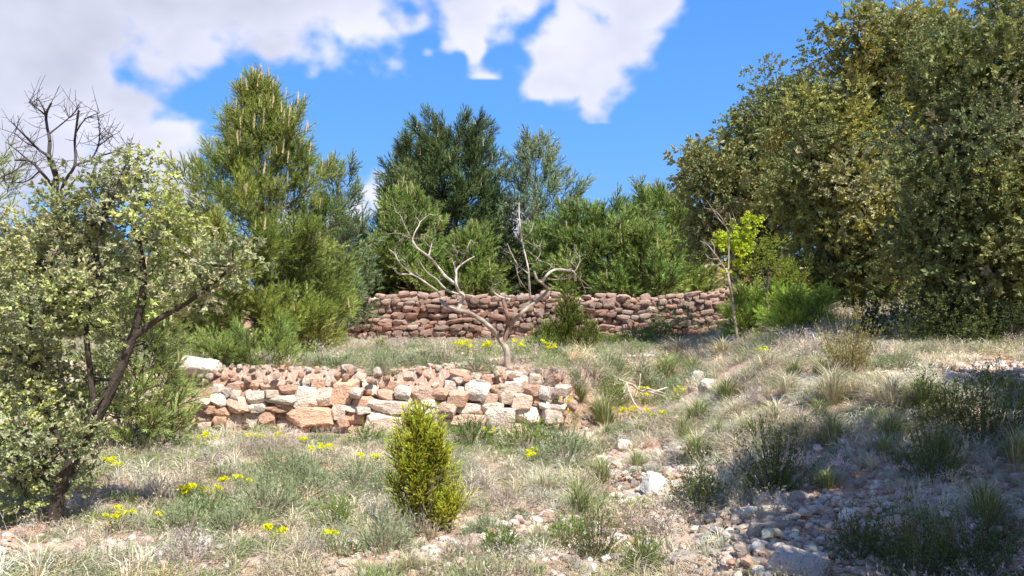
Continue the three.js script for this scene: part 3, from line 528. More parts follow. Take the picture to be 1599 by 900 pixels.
// ---------------------------------------------------------------- bare dead trees
function paths(parent, list, conv, depth, mat, k) {
  for (const [r0, r1, pts, m] of list) {
    const P = []; for (let i = 0; i < pts.length; i += 2) { const [px, py] = conv(pts[i], pts[i + 1]); P.push(at(px, py, depth(px, py)).sub(parent.position)); }
    part(parent.children.length ? 'branch' : 'trunk', limb(P, r0 * k, r1 * k, r0 > 6 ? 9 : 5, .16), m ?? mat, parent);
  }
}
function twigs(parent, n, minR, mat, len) {                        // fine bare twigs grown from the ends of the branches
  const geos = [], src = parent.children.filter((m) => m.name === 'branch');
  for (let i = 0; i < n; i++) {
    const p = pick(src).geometry.attributes.position, k = Math.floor(p.count * R(.4, .95)), a = V().fromBufferAttribute(p, k), dir = rdir(.35), L = len * R(.5, 1.2), m = a.clone().addScaledVector(dir, L * .5).add(rdir().multiplyScalar(L * .08)), e = a.clone().addScaledVector(dir, L).add(V(0, L * .12, 0));
    geos.push(limb([a, m, e], minR, minR * .4, 3)); const d2 = rdir(.4); geos.push(limb([m, m.clone().addScaledVector(d2, L * .4)], minR * .7, minR * .35, 3));
  }
  part('twigs', mergeGeometries(geos), mat, parent, 'stuff');
}
{
  rnd = mulberry(404);
  const b = ground(792, 573), d0 = -b.z, conv = (x, y) => [580 + x / 3.4618, 320 + y / 3.4618];
  const depth = (px, py) => d0 + .45 * noise2(px / 70, py / 70) * sst(560, 500, py) - .4 * sst(760, 640, px) + .3 * sst(800, 880, px);
  const t = thing('dead_tree', 'bare forked dead tree with bleached twisted branches in the centre between the walls', 'tree', b);
  const k = d0 / F / 3.4618 / 2;
  paths(t, [[42, 30, [740, 885, 735, 830, 735, 795, 715, 752]], [30, 20, [715, 760, 675, 700, 640, 660, 590, 620, 530, 585, 460, 570, 400, 540, 378, 515]], [11, 5, [378, 515, 370, 485, 320, 440, 265, 400, 220, 375, 190, 350, 150, 310, 130, 270, 95, 240], deadPale], [10, 9, [222, 376, 165, 375, 132, 360, 132, 343], deadPale], [5, 3, [130, 270, 130, 230, 165, 205, 178, 170]], [5, 3, [265, 388, 245, 370, 236, 352]],
    [22, 14, [470, 565, 488, 525, 500, 490, 475, 468, 460, 430, 460, 372], deadPale], [12, 6, [460, 375, 462, 350, 480, 330, 525, 298, 557, 280], deadPale], [8, 4, [455, 365, 450, 330, 435, 290, 425, 250]], [7, 4, [482, 328, 500, 280, 520, 230, 540, 188]], [6, 3, [452, 330, 465, 260, 440, 215]],
    [14, 6, [498, 488, 450, 478, 410, 460, 388, 442, 350, 400, 300, 365, 270, 320, 255, 292], deadPale], [17, 9, [455, 430, 400, 385, 360, 335, 310, 280, 250, 235, 222, 190], deadPale], [8, 3, [222, 192, 205, 160, 180, 110, 155, 55, 120, 30]], [8, 4, [222, 190, 235, 150, 262, 95, 240, 65], deadPale], [6, 4, [262, 95, 290, 72, 320, 50]], [6, 3, [220, 186, 150, 155, 92, 160]], [6, 3, [312, 280, 320, 232, 290, 206]], [7, 4, [310, 278, 335, 185, 345, 150, 382, 95, 365, 65, 370, 40]], [5, 3, [338, 185, 300, 165, 265, 160]],
    [28, 18, [720, 750, 735, 690, 770, 630, 810, 590, 860, 545, 920, 500, 966, 453], deadBark], [13, 12, [962, 458, 928, 424, 896, 402, 880, 358], deadPale], [15, 12, [926, 416, 950, 380, 1000, 350, 1060, 355, 1095, 362, 1105, 410], deadPale], [6, 3, [1098, 366, 1130, 400, 1178, 440]], [5, 3, [1128, 400, 1145, 435, 1160, 470]], [6, 5, [955, 392, 990, 405, 1060, 400, 1104, 388]], [5, 3, [1098, 360, 1112, 345, 1090, 320, 1068, 298]], [5, 3, [1112, 345, 1130, 290, 1110, 260]], [5, 3, [905, 300, 950, 315, 990, 340]],
    [12, 8, [864, 540, 855, 440, 850, 350, 830, 260, 812, 182], deadPale], [9, 5, [812, 184, 804, 110, 800, 50, 800, -10], deadPale], [8, 4, [850, 372, 790, 320, 760, 265, 735, 208]], [4, 3, [858, 480, 800, 400, 780, 320]], [6, 4, [816, 192, 860, 150, 878, 105]], [4, 3, [832, 192, 870, 215, 910, 222, 925, 185]], [4, 3, [912, 222, 915, 262, 890, 300]], [6, 4, [806, 150, 795, 120, 790, 95]],
    [24, 22, [718, 755, 738, 650, 735, 600, 722, 545, 716, 518], deadBrown], [20, 9, [760, 516, 735, 510, 700, 500, 672, 482, 650, 458], deadPale], [4, 3, [655, 460, 655, 435, 680, 430]], [16, 13, [758, 512, 745, 524, 728, 540], deadBrown]], conv, depth, deadBark, k);
  twigs(t, 170, .0036, deadPale, .2);
  // dead tree behind the front oak
  const c1 = (x, y) => [x / 2.571, 150 + y / 2.571], q = baseAt(86, 9), u = thing('dead_tree', 'leafless grey dead tree with many fine twigs rising behind the front oak', 'tree', q);
  paths(u, [[26, 18, [225, 1050, 228, 700, 222, 490, 215, 400]], [18, 12, [216, 420, 225, 350, 215, 290, 195, 240]], [10, 6, [196, 245, 200, 180, 190, 130, 185, 78, 205, 30]], [5, 3, [186, 80, 170, 40, 150, 8]], [5, 3, [186, 78, 150, 50, 118, 25]], [5, 2, [200, 150, 250, 110, 290, 75, 322, 38]], [8, 3, [196, 242, 150, 210, 100, 160, 50, 108]], [5, 2, [150, 208, 110, 190, 60, 150]], [9, 4, [218, 368, 160, 300, 115, 260, 60, 258]], [5, 2, [120, 262, 70, 220, 25, 185]], [9, 5, [230, 420, 262, 340, 300, 280, 300, 180, 316, 60]], [6, 3, [300, 278, 370, 255, 450, 228, 530, 226]], [6, 3, [368, 256, 395, 200, 402, 130]], [4, 2, [396, 200, 425, 178, 452, 158]], [5, 2, [303, 150, 340, 95, 398, 68]], [5, 2, [115, 260, 60, 300, 0, 330]], [5, 2, [160, 300, 100, 345, 20, 348]]], c1, (x, y) => 9 + .5 * noise2(x / 60, y / 60), darkDead, 1.5 * 9 / F / 2.571 / 2);
  twigs(u, 170, .0045, darkDead, .26);
  // bare grey stem by the yellow sapling
  const q3 = ground(1153, 545), d3 = -q3.z, v = thing('dead_tree', 'slender bare stem with thin grey twigs beside the yellow-leaved sapling', 'tree', q3), c3 = (x, y) => [1000 + x / 3.4618, 300 + y / 3.4618];
  paths(v, [[18, 12, [535, 850, 520, 740, 500, 600, 485, 500, 470, 420]], [9, 4, [475, 440, 430, 370, 400, 330, 360, 280, 325, 265]], [6, 3, [402, 332, 400, 290, 380, 262]], [6, 3, [420, 362, 380, 360, 352, 335]], [8, 4, [478, 420, 480, 300, 470, 200, 430, 150, 390, 90, 360, 45]], [6, 3, [470, 202, 440, 140, 400, 100, 345, 85]], [5, 3, [478, 230, 490, 150, 480, 110]], [5, 3, [480, 230, 515, 170, 500, 110]]], c3, (x, y) => d3 + .3 * noise2(x / 60, y / 60) * sst(540, 480, y), deadBark, d3 / F / 3.4618 / 2);
  twigs(v, 30, .0035, deadBark, .3);
  // fallen branch
  const q2 = ground(985, 645), d2 = -q2.z, w = thing('fallen_branch', 'fallen grey dead branch lying on the slope right of the near wall', 'branch', q2), c2 = (x, y) => [860 + x / 4.092, 560 + y / 4.092];
  paths(w, [[13, 9, [330, 55, 400, 110, 470, 150, 530, 172, 570, 205, 640, 215, 745, 188]], [10, 6, [490, 160, 470, 215, 452, 275]], [11, 6, [488, 170, 512, 235, 545, 300, 598, 352]], [8, 5, [560, 182, 680, 208, 800, 250]], [6, 3, [472, 160, 430, 162, 372, 178]], [5, 3, [575, 100, 570, 180]], [6, 3, [640, 215, 720, 240, 760, 262]]], c2, (x, y) => d2 + (645 - y) * .022 - .25, deadPale, 1.5 * d2 / F / 4.092 / 2);
}

// ---------------------------------------------------------------- saplings and junipers
{
  rnd = mulberry(505);
  const yl = [clumpGeo(14, 8, .6, .34, .26), clumpGeo(14, 8, .6, .34, .26)], leafyTree = (label, name, b, stems, blobs, cols, geo, per, cr, dens) => oak({ name, label, base: b, blobs, cols: cols.map((c) => [c, 1]), geo, clumpR: cr, trunkR: .035, dens, stems, limbs: 4, wood: stemBark });
  const blob = (d) => ([x, y, rx, ry]) => [at(x, y, d), rx * d / F, ry * d / F, (rx + ry) / 2 * d / F];
  let b = ground(1160, 535), d = -b.z; const A = (p) => p.map(([x, y]) => at(x, y, d));
  leafyTree('thin sapling with bright yellow-green leaves in front of the big oaks', 'sapling', b, [[b, ...A([[1150, 480], [1142, 430], [1150, 380], [1165, 345]])], A([[1145, 440], [1165, 410], [1175, 380]])], [[1148, 375, 24, 14], [1165, 350, 14, 14], [1152, 395, 24, 14], [1150, 418, 18, 10], [1135, 378, 14, 8], [1170, 375, 14, 12]].map(blob(d)), ['#c3d040', '#b4c63a', '#d0d850'], yl, 9, .17, 3.4);
  b = ground(1203, 520); d = -b.z;
  leafyTree('slim dark-stemmed sapling with fine yellowish foliage right of the yellow-leaved sapling', 'sapling', b, [[b, ...A([[1199, 470], [1200, 430], [1202, 390]])], A([[1199, 455], [1188, 420], [1184, 390]]), A([[1200, 445], [1215, 415], [1222, 395]])], [[1185, 395, 22, 20], [1212, 400, 26, 22], [1200, 375, 22, 14], [1222, 425, 20, 14], [1190, 425, 16, 14]].map(blob(d)), ['#98a43c', '#a3aa48', '#8a9638'], finSprig, 16, .17, 1.9);
  // junipers: upright sprays packed in a cone
  const spray = [0, 1, 2].map(() => boughGeo(7, .15, 24, .075, .02, .005, .7));
  const juniper = (label, px, py, list, cols, n, s) => {
    const q = ground(px, py), dd = -q.z, g = thing('juniper_bush', label, 'bush', q), sc = spray.map(() => new Scatter()), pal = cols.map(C), st = [];
    for (const [x, y, rx, ry] of list) {                           // each entry an upright plume: its tip, half width, length
      const tip = at(x, y, dd + R(-.08, .08)).sub(q), len = ry * dd / F, a = rx * dd / F, foot = V(tip.x * .75, Math.max(.03, tip.y - len), tip.z * .75 + R(-.05, .05)), m = Math.round(n * rx * ry / 1000);
      st.push(limb([V(tip.x * .2, -.03, R(-.03, .03)), foot.clone().multiplyScalar(.7), foot.clone().lerp(tip, .5), tip], .011, .003, 5, .1));
      for (let i = 0; i < m; i++) {
        const t = Math.pow(rnd(), .8), u = rdir(), r = a * (.25 + .95 * Math.pow(1 - t, .7)) * Math.pow(rnd(), .5), p = foot.clone().lerp(tip, t).add(V(u.x * r, u.y * r * .4, u.z * r)); if (p.y < .02) continue;
        pick(sc).add(p, V(u.x * .75, .75 + .5 * t, u.z * .75).add(rdir().multiplyScalar(.35)).normalize(), R(.5, 1.2) * s, vary(pick(pal), .16));
      }
    }
    st.forEach((x) => part('stem', x, stemBark, g)); bunch('foliage', sc, spray, leafMat, g, 'sprays');
  };
  juniper('bright yellow-green cone-shaped juniper in front of the near wall', 665, 832, [[656, 656, 13, 60], [640, 664, 11, 50], [672, 662, 12, 62], [682, 688, 12, 52], [626, 696, 11, 50], [650, 690, 16, 66], [666, 700, 16, 66], [692, 706, 10, 46], [622, 728, 10, 36], [642, 730, 15, 46], [690, 728, 11, 40], [660, 742, 15, 50], [622, 766, 10, 26], [640, 772, 13, 36], [712, 762, 10, 44], [700, 776, 14, 46], [676, 776, 14, 46], [718, 788, 8, 30], [654, 790, 13, 34], [630, 796, 9, 22], [690, 796, 13, 30]], ['#dce254', '#ccd64c', '#e6e866', '#b8c444'], 62, .78);
  juniper('dark green upright juniper in front of the far wall right of the dead tree', 888, 552, [[886, 454, 10, 60], [880, 475, 12, 60], [895, 480, 12, 60], [870, 500, 12, 44], [905, 498, 13, 50], [850, 516, 14, 30], [836, 524, 10, 24], [920, 512, 12, 34], [935, 520, 9, 26], [885, 515, 18, 34], [865, 522, 14, 26]], ['#8a9c48', '#7c8e40', '#98a852'], 70, 1.5);
}

// ---------------------------------------------------------------- shrubs, tussocks and spurges: a few built, many copied
rnd = mulberry(606);
function cushion(n, leafL, leafW, per, arch = .15) {                 // a dome of fine leafy stems, radius 1, height 1
  const f = new Tris(), w = new Tris();
  for (let i = 0; i < n; i++) {
    const u = rdir(.55); if (u.y < .05) u.y = .05 + rnd() * .1; u.normalize(); const L = R(.72, 1.08), b = V(u.x * .12, 0, u.z * .12), dir = V(u.x, u.y, u.z), sd = sideOf(dir);
    w.blade(b, dir, sd, L, .022, tint(.7, 1.1));
    for (let j = 0; j < per; j++) { const s = L * R(.45, 1), p = b.clone().addScaledVector(dir, s), q = dir.clone().multiplyScalar(.8).add(rdir(.2).multiplyScalar(.7)).normalize(); f.blade(p, q, sideOf(q), leafL * R(.7, 1.3), leafW, tint(.72, 1.2, .08)); }
  }
  return { foliage: f.geo(), stems: w.geo() };
}
function tussock(n, spread, w, droop) {                              // arching blades, height about 1
  const f = new Tris(), s = new Tris();
  for (let i = 0; i < n; i++) {
    const a = R(0, 6.283), o = Math.abs(R(-1, 1)) * spread, dir = V(Math.cos(a) * Math.sin(o), Math.cos(o), Math.sin(a) * Math.sin(o)), sd = V(-Math.sin(a), 0, Math.cos(a)), L = R(.55, 1.1), b = V(Math.cos(a) * R(0, .16), 0, Math.sin(a) * R(0, .16)), k = tint(.75, 1.2, .07);
    const m = b.clone().addScaledVector(dir, L * .55), tip = m.clone().addScaledVector(dir, L * .45).add(V(Math.cos(a) * droop * L, -droop * L * .7, Math.sin(a) * droop * L));
    const T = i % 5 ? f : s;
    T.tri(b.clone().addScaledVector(sd, -w / 2), b.clone().addScaledVector(sd, w / 2), m.clone().addScaledVector(sd, w * .35), k); T.tri(b.clone().addScaledVector(sd, -w / 2), m.clone().addScaledVector(sd, w * .35), m.clone().addScaledVector(sd, -w * .35), k); T.tri(m.clone().addScaledVector(sd, -w * .35), m.clone().addScaledVector(sd, w * .35), tip, k);
  }
  return { foliage: f.geo(), stems: s.geo() };
}
function wiry(n, leaves, leafL, leafW) {                             // thin branching twigs
  const f = new Tris(), w = new Tris();
  const grow = (b, dir, L, wd, lev) => {
    w.blade(b, dir, sideOf(dir), L, wd, tint(.75, 1.15, .05)); w.blade(b, dir, sideOf(dir), L, wd, tint(.75, 1.15, .05));
    for (let j = 0; j < leaves; j++) { const q = dir.clone().add(rdir(.3)).normalize(); f.leaf(b.clone().addScaledVector(dir, L * R(.25, 1)), q, sideOf(q), leafL * R(.7, 1.3), leafW, tint(.72, 1.2, .08)); }
    if (lev) for (let j = 0; j < 3; j++) grow(b.clone().addScaledVector(dir, L * R(.4, .9)), dir.clone().add(rdir(.3).multiplyScalar(.6)).normalize(), L * R(.4, .6), wd * .7, lev - 1);
  };
  for (let i = 0; i < n; i++) { const u = rdir(.8); if (u.y < .1) u.y = .2; u.normalize(); grow(V(u.x * .1, 0, u.z * .1), u, R(.5, .85), .02, 1); }
  return { foliage: f.geo(), stems: w.geo() };
}
function upright(n, leafL, leafW, per, up) {                        // many stiff stems set with short narrow leaves
  const f = new Tris(), w = new Tris();
  for (let i = 0; i < n; i++) {
    const u = rdir(up); if (u.y < .15) u.y = .15; u.normalize(); const L = R(.45, 1.1), b = V(u.x * R(0, .4), 0, u.z * R(0, .4));
    const bend = rdir().multiplyScalar(.12), mid = b.clone().addScaledVector(u, L * .5), d2 = u.clone().add(bend).add(V(0, .12, 0)).normalize();
    w.blade(b, u, sideOf(u), L * .6, .02, tint(.75, 1.1)); w.blade(mid, d2, sideOf(u), L * .5, .012, tint(.75, 1.1));
    const k = tint(.82, 1.15, .06);
    for (let j = 0; j < per; j++) { const s = R(.3, 1), p = s < .5 ? b.clone().addScaledVector(u, L * s) : mid.clone().addScaledVector(d2, L * (s - .5)), q = d2.clone().multiplyScalar(.7).add(rdir(.1)).normalize(), m = R(.8, 1.2); f.leaf(p, q, sideOf(q), leafL * R(.7, 1.3), leafW, new THREE.Color(k.r * m, k.g * m, k.b * m)); }
  }
  return { foliage: f.geo(), stems: w.geo() };
}
const KINDS = {
  grey: { name: 'cushion_shrub', cat: 'shrub', look: 'grey-green cushion shrub', tone: ['#94a276', '#88986c', '#a2ac86'], wood: '#a89c86', g: [0, 1, 2].map(() => cushion(190, .13, .024, 9)) },
  green: { name: 'green_shrub', cat: 'shrub', look: 'fresh green bushy herb', tone: ['#6c843c', '#627e3e', '#788e44'], wood: '#8a7f5f', g: [0, 1, 2].map(() => cushion(180, .17, .03, 8)) },
  tuss: { name: 'grass_tussock', cat: 'grass', look: 'green grass tussock', tone: ['#8a9858', '#7e8e50', '#98a268'], wood: '#c8bc98', g: [0, 1, 2].map(() => tussock(300, .95, .022, .3)) },
  straw: { name: 'straw_tussock', cat: 'grass', look: 'pale straw-coloured tussock', tone: ['#cdc3a4', '#c4bb9c', '#d6cdb2'], wood: '#a8a878', g: [0, 1, 2].map(() => tussock(320, 1.0, .02, .35)) },
  dry: { name: 'dry_shrub', cat: 'shrub', look: 'dry mauve-grey twiggy clump', tone: ['#bcb0a4', '#c0b49e', '#b2a698'], wood: '#b8aa9e', g: [0, 1, 2].map(() => wiry(70, 2, .07, .03)) },
  bush: { name: 'leafy_bush', cat: 'bush', look: 'dark green leafy bush', tone: ['#52662e', '#5c6e34', '#4c6230'], wood: '#6d5d4b', g: [0, 1, 2].map(() => upright(120, .07, .02, 18, .8)) },
  olive: { name: 'tall_shrub', cat: 'shrub', look: 'upright olive-tan shrub', tone: ['#959050', '#9f9458'], wood: '#a08e6c', g: [0, 1].map(() => upright(110, .05, .02, 20, 1.3)) },
};
for (const k of Object.values(KINDS)) { k.mats = k.tone.map((t) => leafy(t, .25, .85)); k.woodMat = leafy(k.wood, .1, .9); }
const placed = [];
function shrub(kind, px, py, w, h, own) {                             // at a photograph position, width and height as seen there
  const q = ground(px, py), d = -q.z; placed.push({ kind, p: q, px, py, w: w * d / F, h: h * d / F, own });
}
for (const a of [
  // below the near wall
  ['green', 575, 697, 62, 36], ['green', 738, 692, 66, 44], ['green', 822, 704, 74, 52], ['grey', 884, 726, 86, 66], ['grey', 555, 762, 84, 52], ['grey', 470, 780, 96, 66], ['grey', 418, 812, 110, 74], ['green', 528, 838, 72, 62], ['grey', 602, 866, 88, 76], ['grey', 368, 838, 90, 56], ['grey', 455, 742, 70, 44], ['grey', 604, 762, 60, 38], ['grey', 548, 785, 40, 34],
  ['tuss', 905, 812, 80, 80], ['tuss', 995, 735, 46, 42], ['tuss', 940, 760, 70, 60], ['bush', 930, 872, 72, 88], ['green', 1005, 893, 60, 60], ['bush', 1092, 798, 92, 92, 'dark leafy bush beside the white stone'], ['grey', 180, 897, 90, 50], ['dry', 300, 880, 90, 56], ['dry', 90, 897, 90, 44], ['dry', 790, 796, 70, 46], ['dry', 752, 772, 60, 40], ['dry', 722, 876, 90, 50], ['straw', 838, 850, 60, 46], ['dry', 330, 735, 70, 40], ['dry', 390, 712, 70, 36], ['dry', 288, 768, 70, 44], ['dry', 520, 722, 60, 36], ['dry', 690, 712, 56, 34], ['straw', 800, 745, 70, 40], ['straw', 850, 772, 70, 50], ['dry', 960, 700, 50, 30], ['straw', 640, 895, 80, 46], ['dry', 470, 880, 90, 50], ['grey', 255, 815, 60, 36], ['dry', 350, 790, 70, 44], ['grey', 760, 835, 60, 40], ['grey', 390, 770, 70, 40],
  ['bush', 408, 672, 66, 60, 'brownish leafy bush growing against the near wall'],
  // slope right of the near wall
  ['tuss', 945, 668, 72, 66], ['green', 955, 632, 40, 40], ['tuss', 1040, 594, 86, 48], ['tuss', 1068, 690, 54, 52], ['tuss', 1122, 690, 46, 50], ['grey', 1002, 600, 66, 40], ['dry', 905, 602, 70, 48], ['dry', 842, 590, 56, 42], ['dry', 870, 598, 50, 38], ['grey', 960, 590, 50, 34], ['dry', 1180, 640, 66, 44], ['dry', 1165, 610, 70, 40], ['straw', 1130, 560, 90, 40], ['straw', 1200, 580, 90, 44], ['straw', 1300, 630, 96, 76], ['straw', 1230, 620, 80, 50], ['straw', 1210, 665, 90, 56], ['straw', 1250, 690, 100, 60], ['tuss', 1170, 600, 60, 36], ['straw', 1060, 555, 80, 34], ['grey', 1110, 520, 56, 34], ['straw', 1150, 660, 70, 44], ['tuss', 1240, 590, 60, 36], ['dry', 1270, 560, 60, 36], ['dry', 1090, 570, 60, 34], ['straw', 1370, 610, 70, 40],
  ['olive', 1325, 590, 92, 106, 'tall olive-tan shrub with upright stems at the edge of the oak shade'], ['grey', 1408, 578, 44, 34, 'small silvery shrub beside the sunlit gravel path'], ['grey', 1358, 478, 46, 30, 'round silvery shrub on the bank under the big oaks'],
  ['bush', 1208, 762, 110, 104], ['tuss', 1300, 700, 80, 74], ['tuss', 1440, 640, 110, 70], ['straw', 1395, 640, 110, 70], ['bush', 1480, 660, 120, 84], ['bush', 1458, 752, 96, 108], ['bush', 1530, 690, 120, 110], ['tuss', 1390, 690, 90, 60], ['bush', 1340, 868, 96, 82], ['bush', 1430, 898, 130, 120], ['bush', 1520, 897, 140, 100], ['tuss', 1585, 730, 90, 80], ['bush', 1590, 660, 80, 70], ['tuss', 1290, 760, 70, 40], ['bush', 1560, 860, 90, 60], ['grey', 1450, 556, 40, 22], ['bush', 1500, 540, 90, 40], ['bush', 1430, 538, 80, 50],
  // terrace between the walls
  ['grey', 598, 588, 44, 36, 'round grey-green shrub on the edge of the near wall top'], ['tuss', 594, 552, 36, 34], ['grey', 640, 572, 50, 24], ['grey', 690, 570, 50, 24], ['grey', 540, 575, 60, 26], ['grey', 500, 572, 50, 24], ['tuss', 660, 560, 50, 20], ['grey', 745, 575, 50, 28], ['dry', 640, 548, 80, 20], ['dry', 720, 546, 70, 20], ['green', 1030, 538, 66, 34], ['green', 992, 542, 50, 32], ['green', 960, 545, 24, 26], ['green', 935, 545, 50, 30], ['grey', 1046, 506, 70, 40, 'grey rounded bush against the right end of the far wall'], ['dry', 1080, 515, 60, 30], ['grey', 900, 565, 60, 24], ['grey', 950, 570, 60, 26], ['grey', 800, 590, 40, 26],
  ['dry', 1240, 545, 60, 34], ['grey', 1210, 545, 50, 30], ['green', 850, 552, 70, 30],
]) shrub(...a);
{
  const more = (kinds, n, x0, x1, y0, y1, w0, w1, asp) => { for (let i = 0; i < n; i++) { const px = R(x0, x1), py = R(y0, y1), w = R(w0, w1) * lerp(.7, 1.1, (py - y0) / (y1 - y0)); if (placed.some((q) => Math.hypot(q.px - px, (q.py - py) * 2) < w * .55)) continue; const q = ground(px, py); if (stony(q.x, -q.z) > .5) continue; shrub(pick(kinds), px, py, w, w * asp * R(.8, 1.2)); } };
  more(['straw', 'tuss', 'straw', 'dry'], 46, 1070, 1420, 560, 720, 56, 100, .62);
  more(['tuss', 'straw', 'grey'], 14, 870, 1090, 590, 700, 44, 70, .7);
  more(['grey', 'dry', 'grey', 'green', 'straw'], 40, 200, 900, 700, 895, 60, 100, .62);
  more(['tuss', 'bush', 'straw'], 14, 1260, 1599, 610, 760, 80, 120, .75);
  more(['bush', 'tuss'], 8, 1300, 1599, 780, 900, 80, 130, .75);
}
{
  // where each one stands, in words, and its order among its like there
  const place = ({ px, py, p }) => {
    const d = -p.z;
    if (d > 14 && px < 820) return 'on the terrace between the two walls'; if (d > 14) return 'on the rise towards the far wall';
    if (px > 1280 && py > 770) return 'among the shaded stones at the bottom right'; if (px > 1280) return py > 690 ? 'in the oak shade at the right' : 'at the edge of the oak shade'; if (px > 1100 && py > 700) return 'near the oblong flat slab';
    if (px > 1080 && py < 640) return 'on the upper open slope'; if (px > 1080) return 'on the lower open slope'; if (px > 860 && py < 700) return 'near the fallen branch'; if (px > 860) return 'beside the sunlit rubble strip';
    if (px < 620) return py < 760 ? 'close below the near wall' : py < 830 ? 'in the scrub among the yellow spurges' : 'at the bottom left of the slope';
    return py < 760 ? 'between the near wall and the juniper' : 'in the scrub right of the juniper';
  };
  const ones = ['', 'first', 'second', 'third', 'fourth', 'fifth', 'sixth', 'seventh', 'eighth', 'ninth', 'tenth', 'eleventh', 'twelfth', 'thirteenth', 'fourteenth', 'fifteenth', 'sixteenth', 'seventeenth', 'eighteenth', 'nineteenth', 'twentieth'];
  const ord = ones.slice(1).map((o, i) => i ? o + ' from left' : 'leftmost');
  const sets = {};
  for (const s of placed) (sets[s.kind + place(s)] ??= []).push(s);
  for (const list of Object.values(sets)) {
    const plain = list.filter((s) => !s.own).sort((a, b) => a.px - b.px);
    plain.forEach((s, i) => { s.label = KINDS[s.kind].look + ' ' + place(s) + (plain.length > 1 ? ', ' + (i === plain.length - 1 ? 'rightmost' : ord[i]) : ''); });
  }
  for (const s of placed) {
    const K = KINDS[s.kind]; s.w *= 1.15; s.h *= 1.15; const o = thing(K.name, s.own ?? s.label, K.cat, s.p.clone().add(V(0, -.02, 0)), K.look + 's ' + place(s)), g = pick(K.g);
    part('foliage', g.foliage, pick(K.mats), o, 'stuff'); part('stems', g.stems, K.woodMat, o, 'stuff');
    o.scale.set(s.w / 1.75, s.h, s.w / 1.75); o.rotation.y = R(0, 6.28); if (s.kind === 'tuss' || s.kind === 'straw') o.scale.set(s.w / 1.7, s.h * 1.05, s.w / 1.7);
  }
}
// yellow spurges
{
  rnd = mulberry(707);
  const head = (() => { const t = new Tris(); for (let i = 0; i < 46; i++) { const u = rdir(.9); u.y = Math.abs(u.y); const p = V(u.x * .8, u.y * .35, u.z * .8).multiplyScalar(R(.5, 1)), dir = rdir(.8); t.leaf(p, dir, sideOf(dir), R(.3, .45), R(.28, .4), tint(.85, 1.15, .06)); } return t.geo(); })();
  const leaves = [0, 1].map(() => { const t = new Tris(); for (let s = 0; s < 7; s++) { const a = s * .9, dir = V(Math.cos(a) * .28, 1, Math.sin(a) * .28).normalize(); t.blade(V(0, 0, 0), dir, sideOf(dir), 1, .03, tint()); for (let i = 0; i < 22; i++) { const q = rdir(.35); t.blade(V(0, 0, 0).addScaledVector(dir, R(.15, .97)), q, sideOf(q), .16, .04, tint(.75, 1.2)); } } return t.geo(); });
  const hm = leafy('#dfe01c', .25, .7), lm = leafy('#87984e', .25, .8);
  const spots = [[180, 838, 'grp'], [200, 826], [245, 838], [281, 792], [295, 790], [312, 788], [345, 792], [354, 772], [378, 776], [315, 708], [330, 704], [398, 704], [424, 706], [440, 704], [492, 722], [506, 720], [518, 722], [475, 708], [586, 736], [565, 735], [765, 697], [828, 733], [840, 728], [870, 642], [884, 636], [966, 668], [978, 664], [990, 664], [1018, 668], [1041, 664], [1005, 636], [1060, 632], [880, 668], [728, 562], [716, 563], [762, 563], [808, 560], [822, 562], [850, 560], [860, 564], [1192, 568], [170, 742], [184, 746], [430, 860], [512, 866]];
  const where = (px, py) => py < 600 ? 'on the terrace before the far wall' : px > 860 ? 'on the open slope past the near wall' : py > 745 ? 'in the dry scrub near the front oak' : px < 300 ? 'under the pine sapling' : px < 640 ? 'close below the near wall' : 'right of the yellow-green juniper';
  const ord = ['leftmost', 'second from left', 'third from left', 'fourth from left', 'fifth from left', 'sixth from left', 'seventh from left', 'eighth from left', 'ninth from left', 'tenth from left', 'eleventh from left'], sets = {};
  spots.forEach((s) => (sets[where(s[0], s[1])] ??= []).push(s));
  for (const [w, list] of Object.entries(sets)) list.sort((a, b) => a[0] - b[0]).forEach(([px, py], i) => {
    const q = ground(px, py), d = -q.z, h = Math.max(.17, 25 * d / F), o = thing('spurge_plant', 'yellow-flowered spurge ' + w + ', ' + (i === list.length - 1 ? 'rightmost' : ord[i]), 'flower', q.add(V(0, -.01, 0)), 'yellow spurges ' + w);
    const f = part('leafy_stems', pick(leaves), lm, o, 'stuff'); f.scale.set(h, h, h); f.rotation.y = R(0, 6);
    const n = 2 + Math.floor(R(0, 3.4)); for (let k = 0; k < n; k++) { const m = part('flower_head', head, hm, o), s = R(.03, .05) * (d > 13 ? 1.5 : 1); m.position.set(R(-.36, .36) * h, h * R(.72, 1.15), R(-.36, .36) * h); m.scale.set(s, s * 1.5, s); m.rotation.y = R(0, 6); }
  });
}

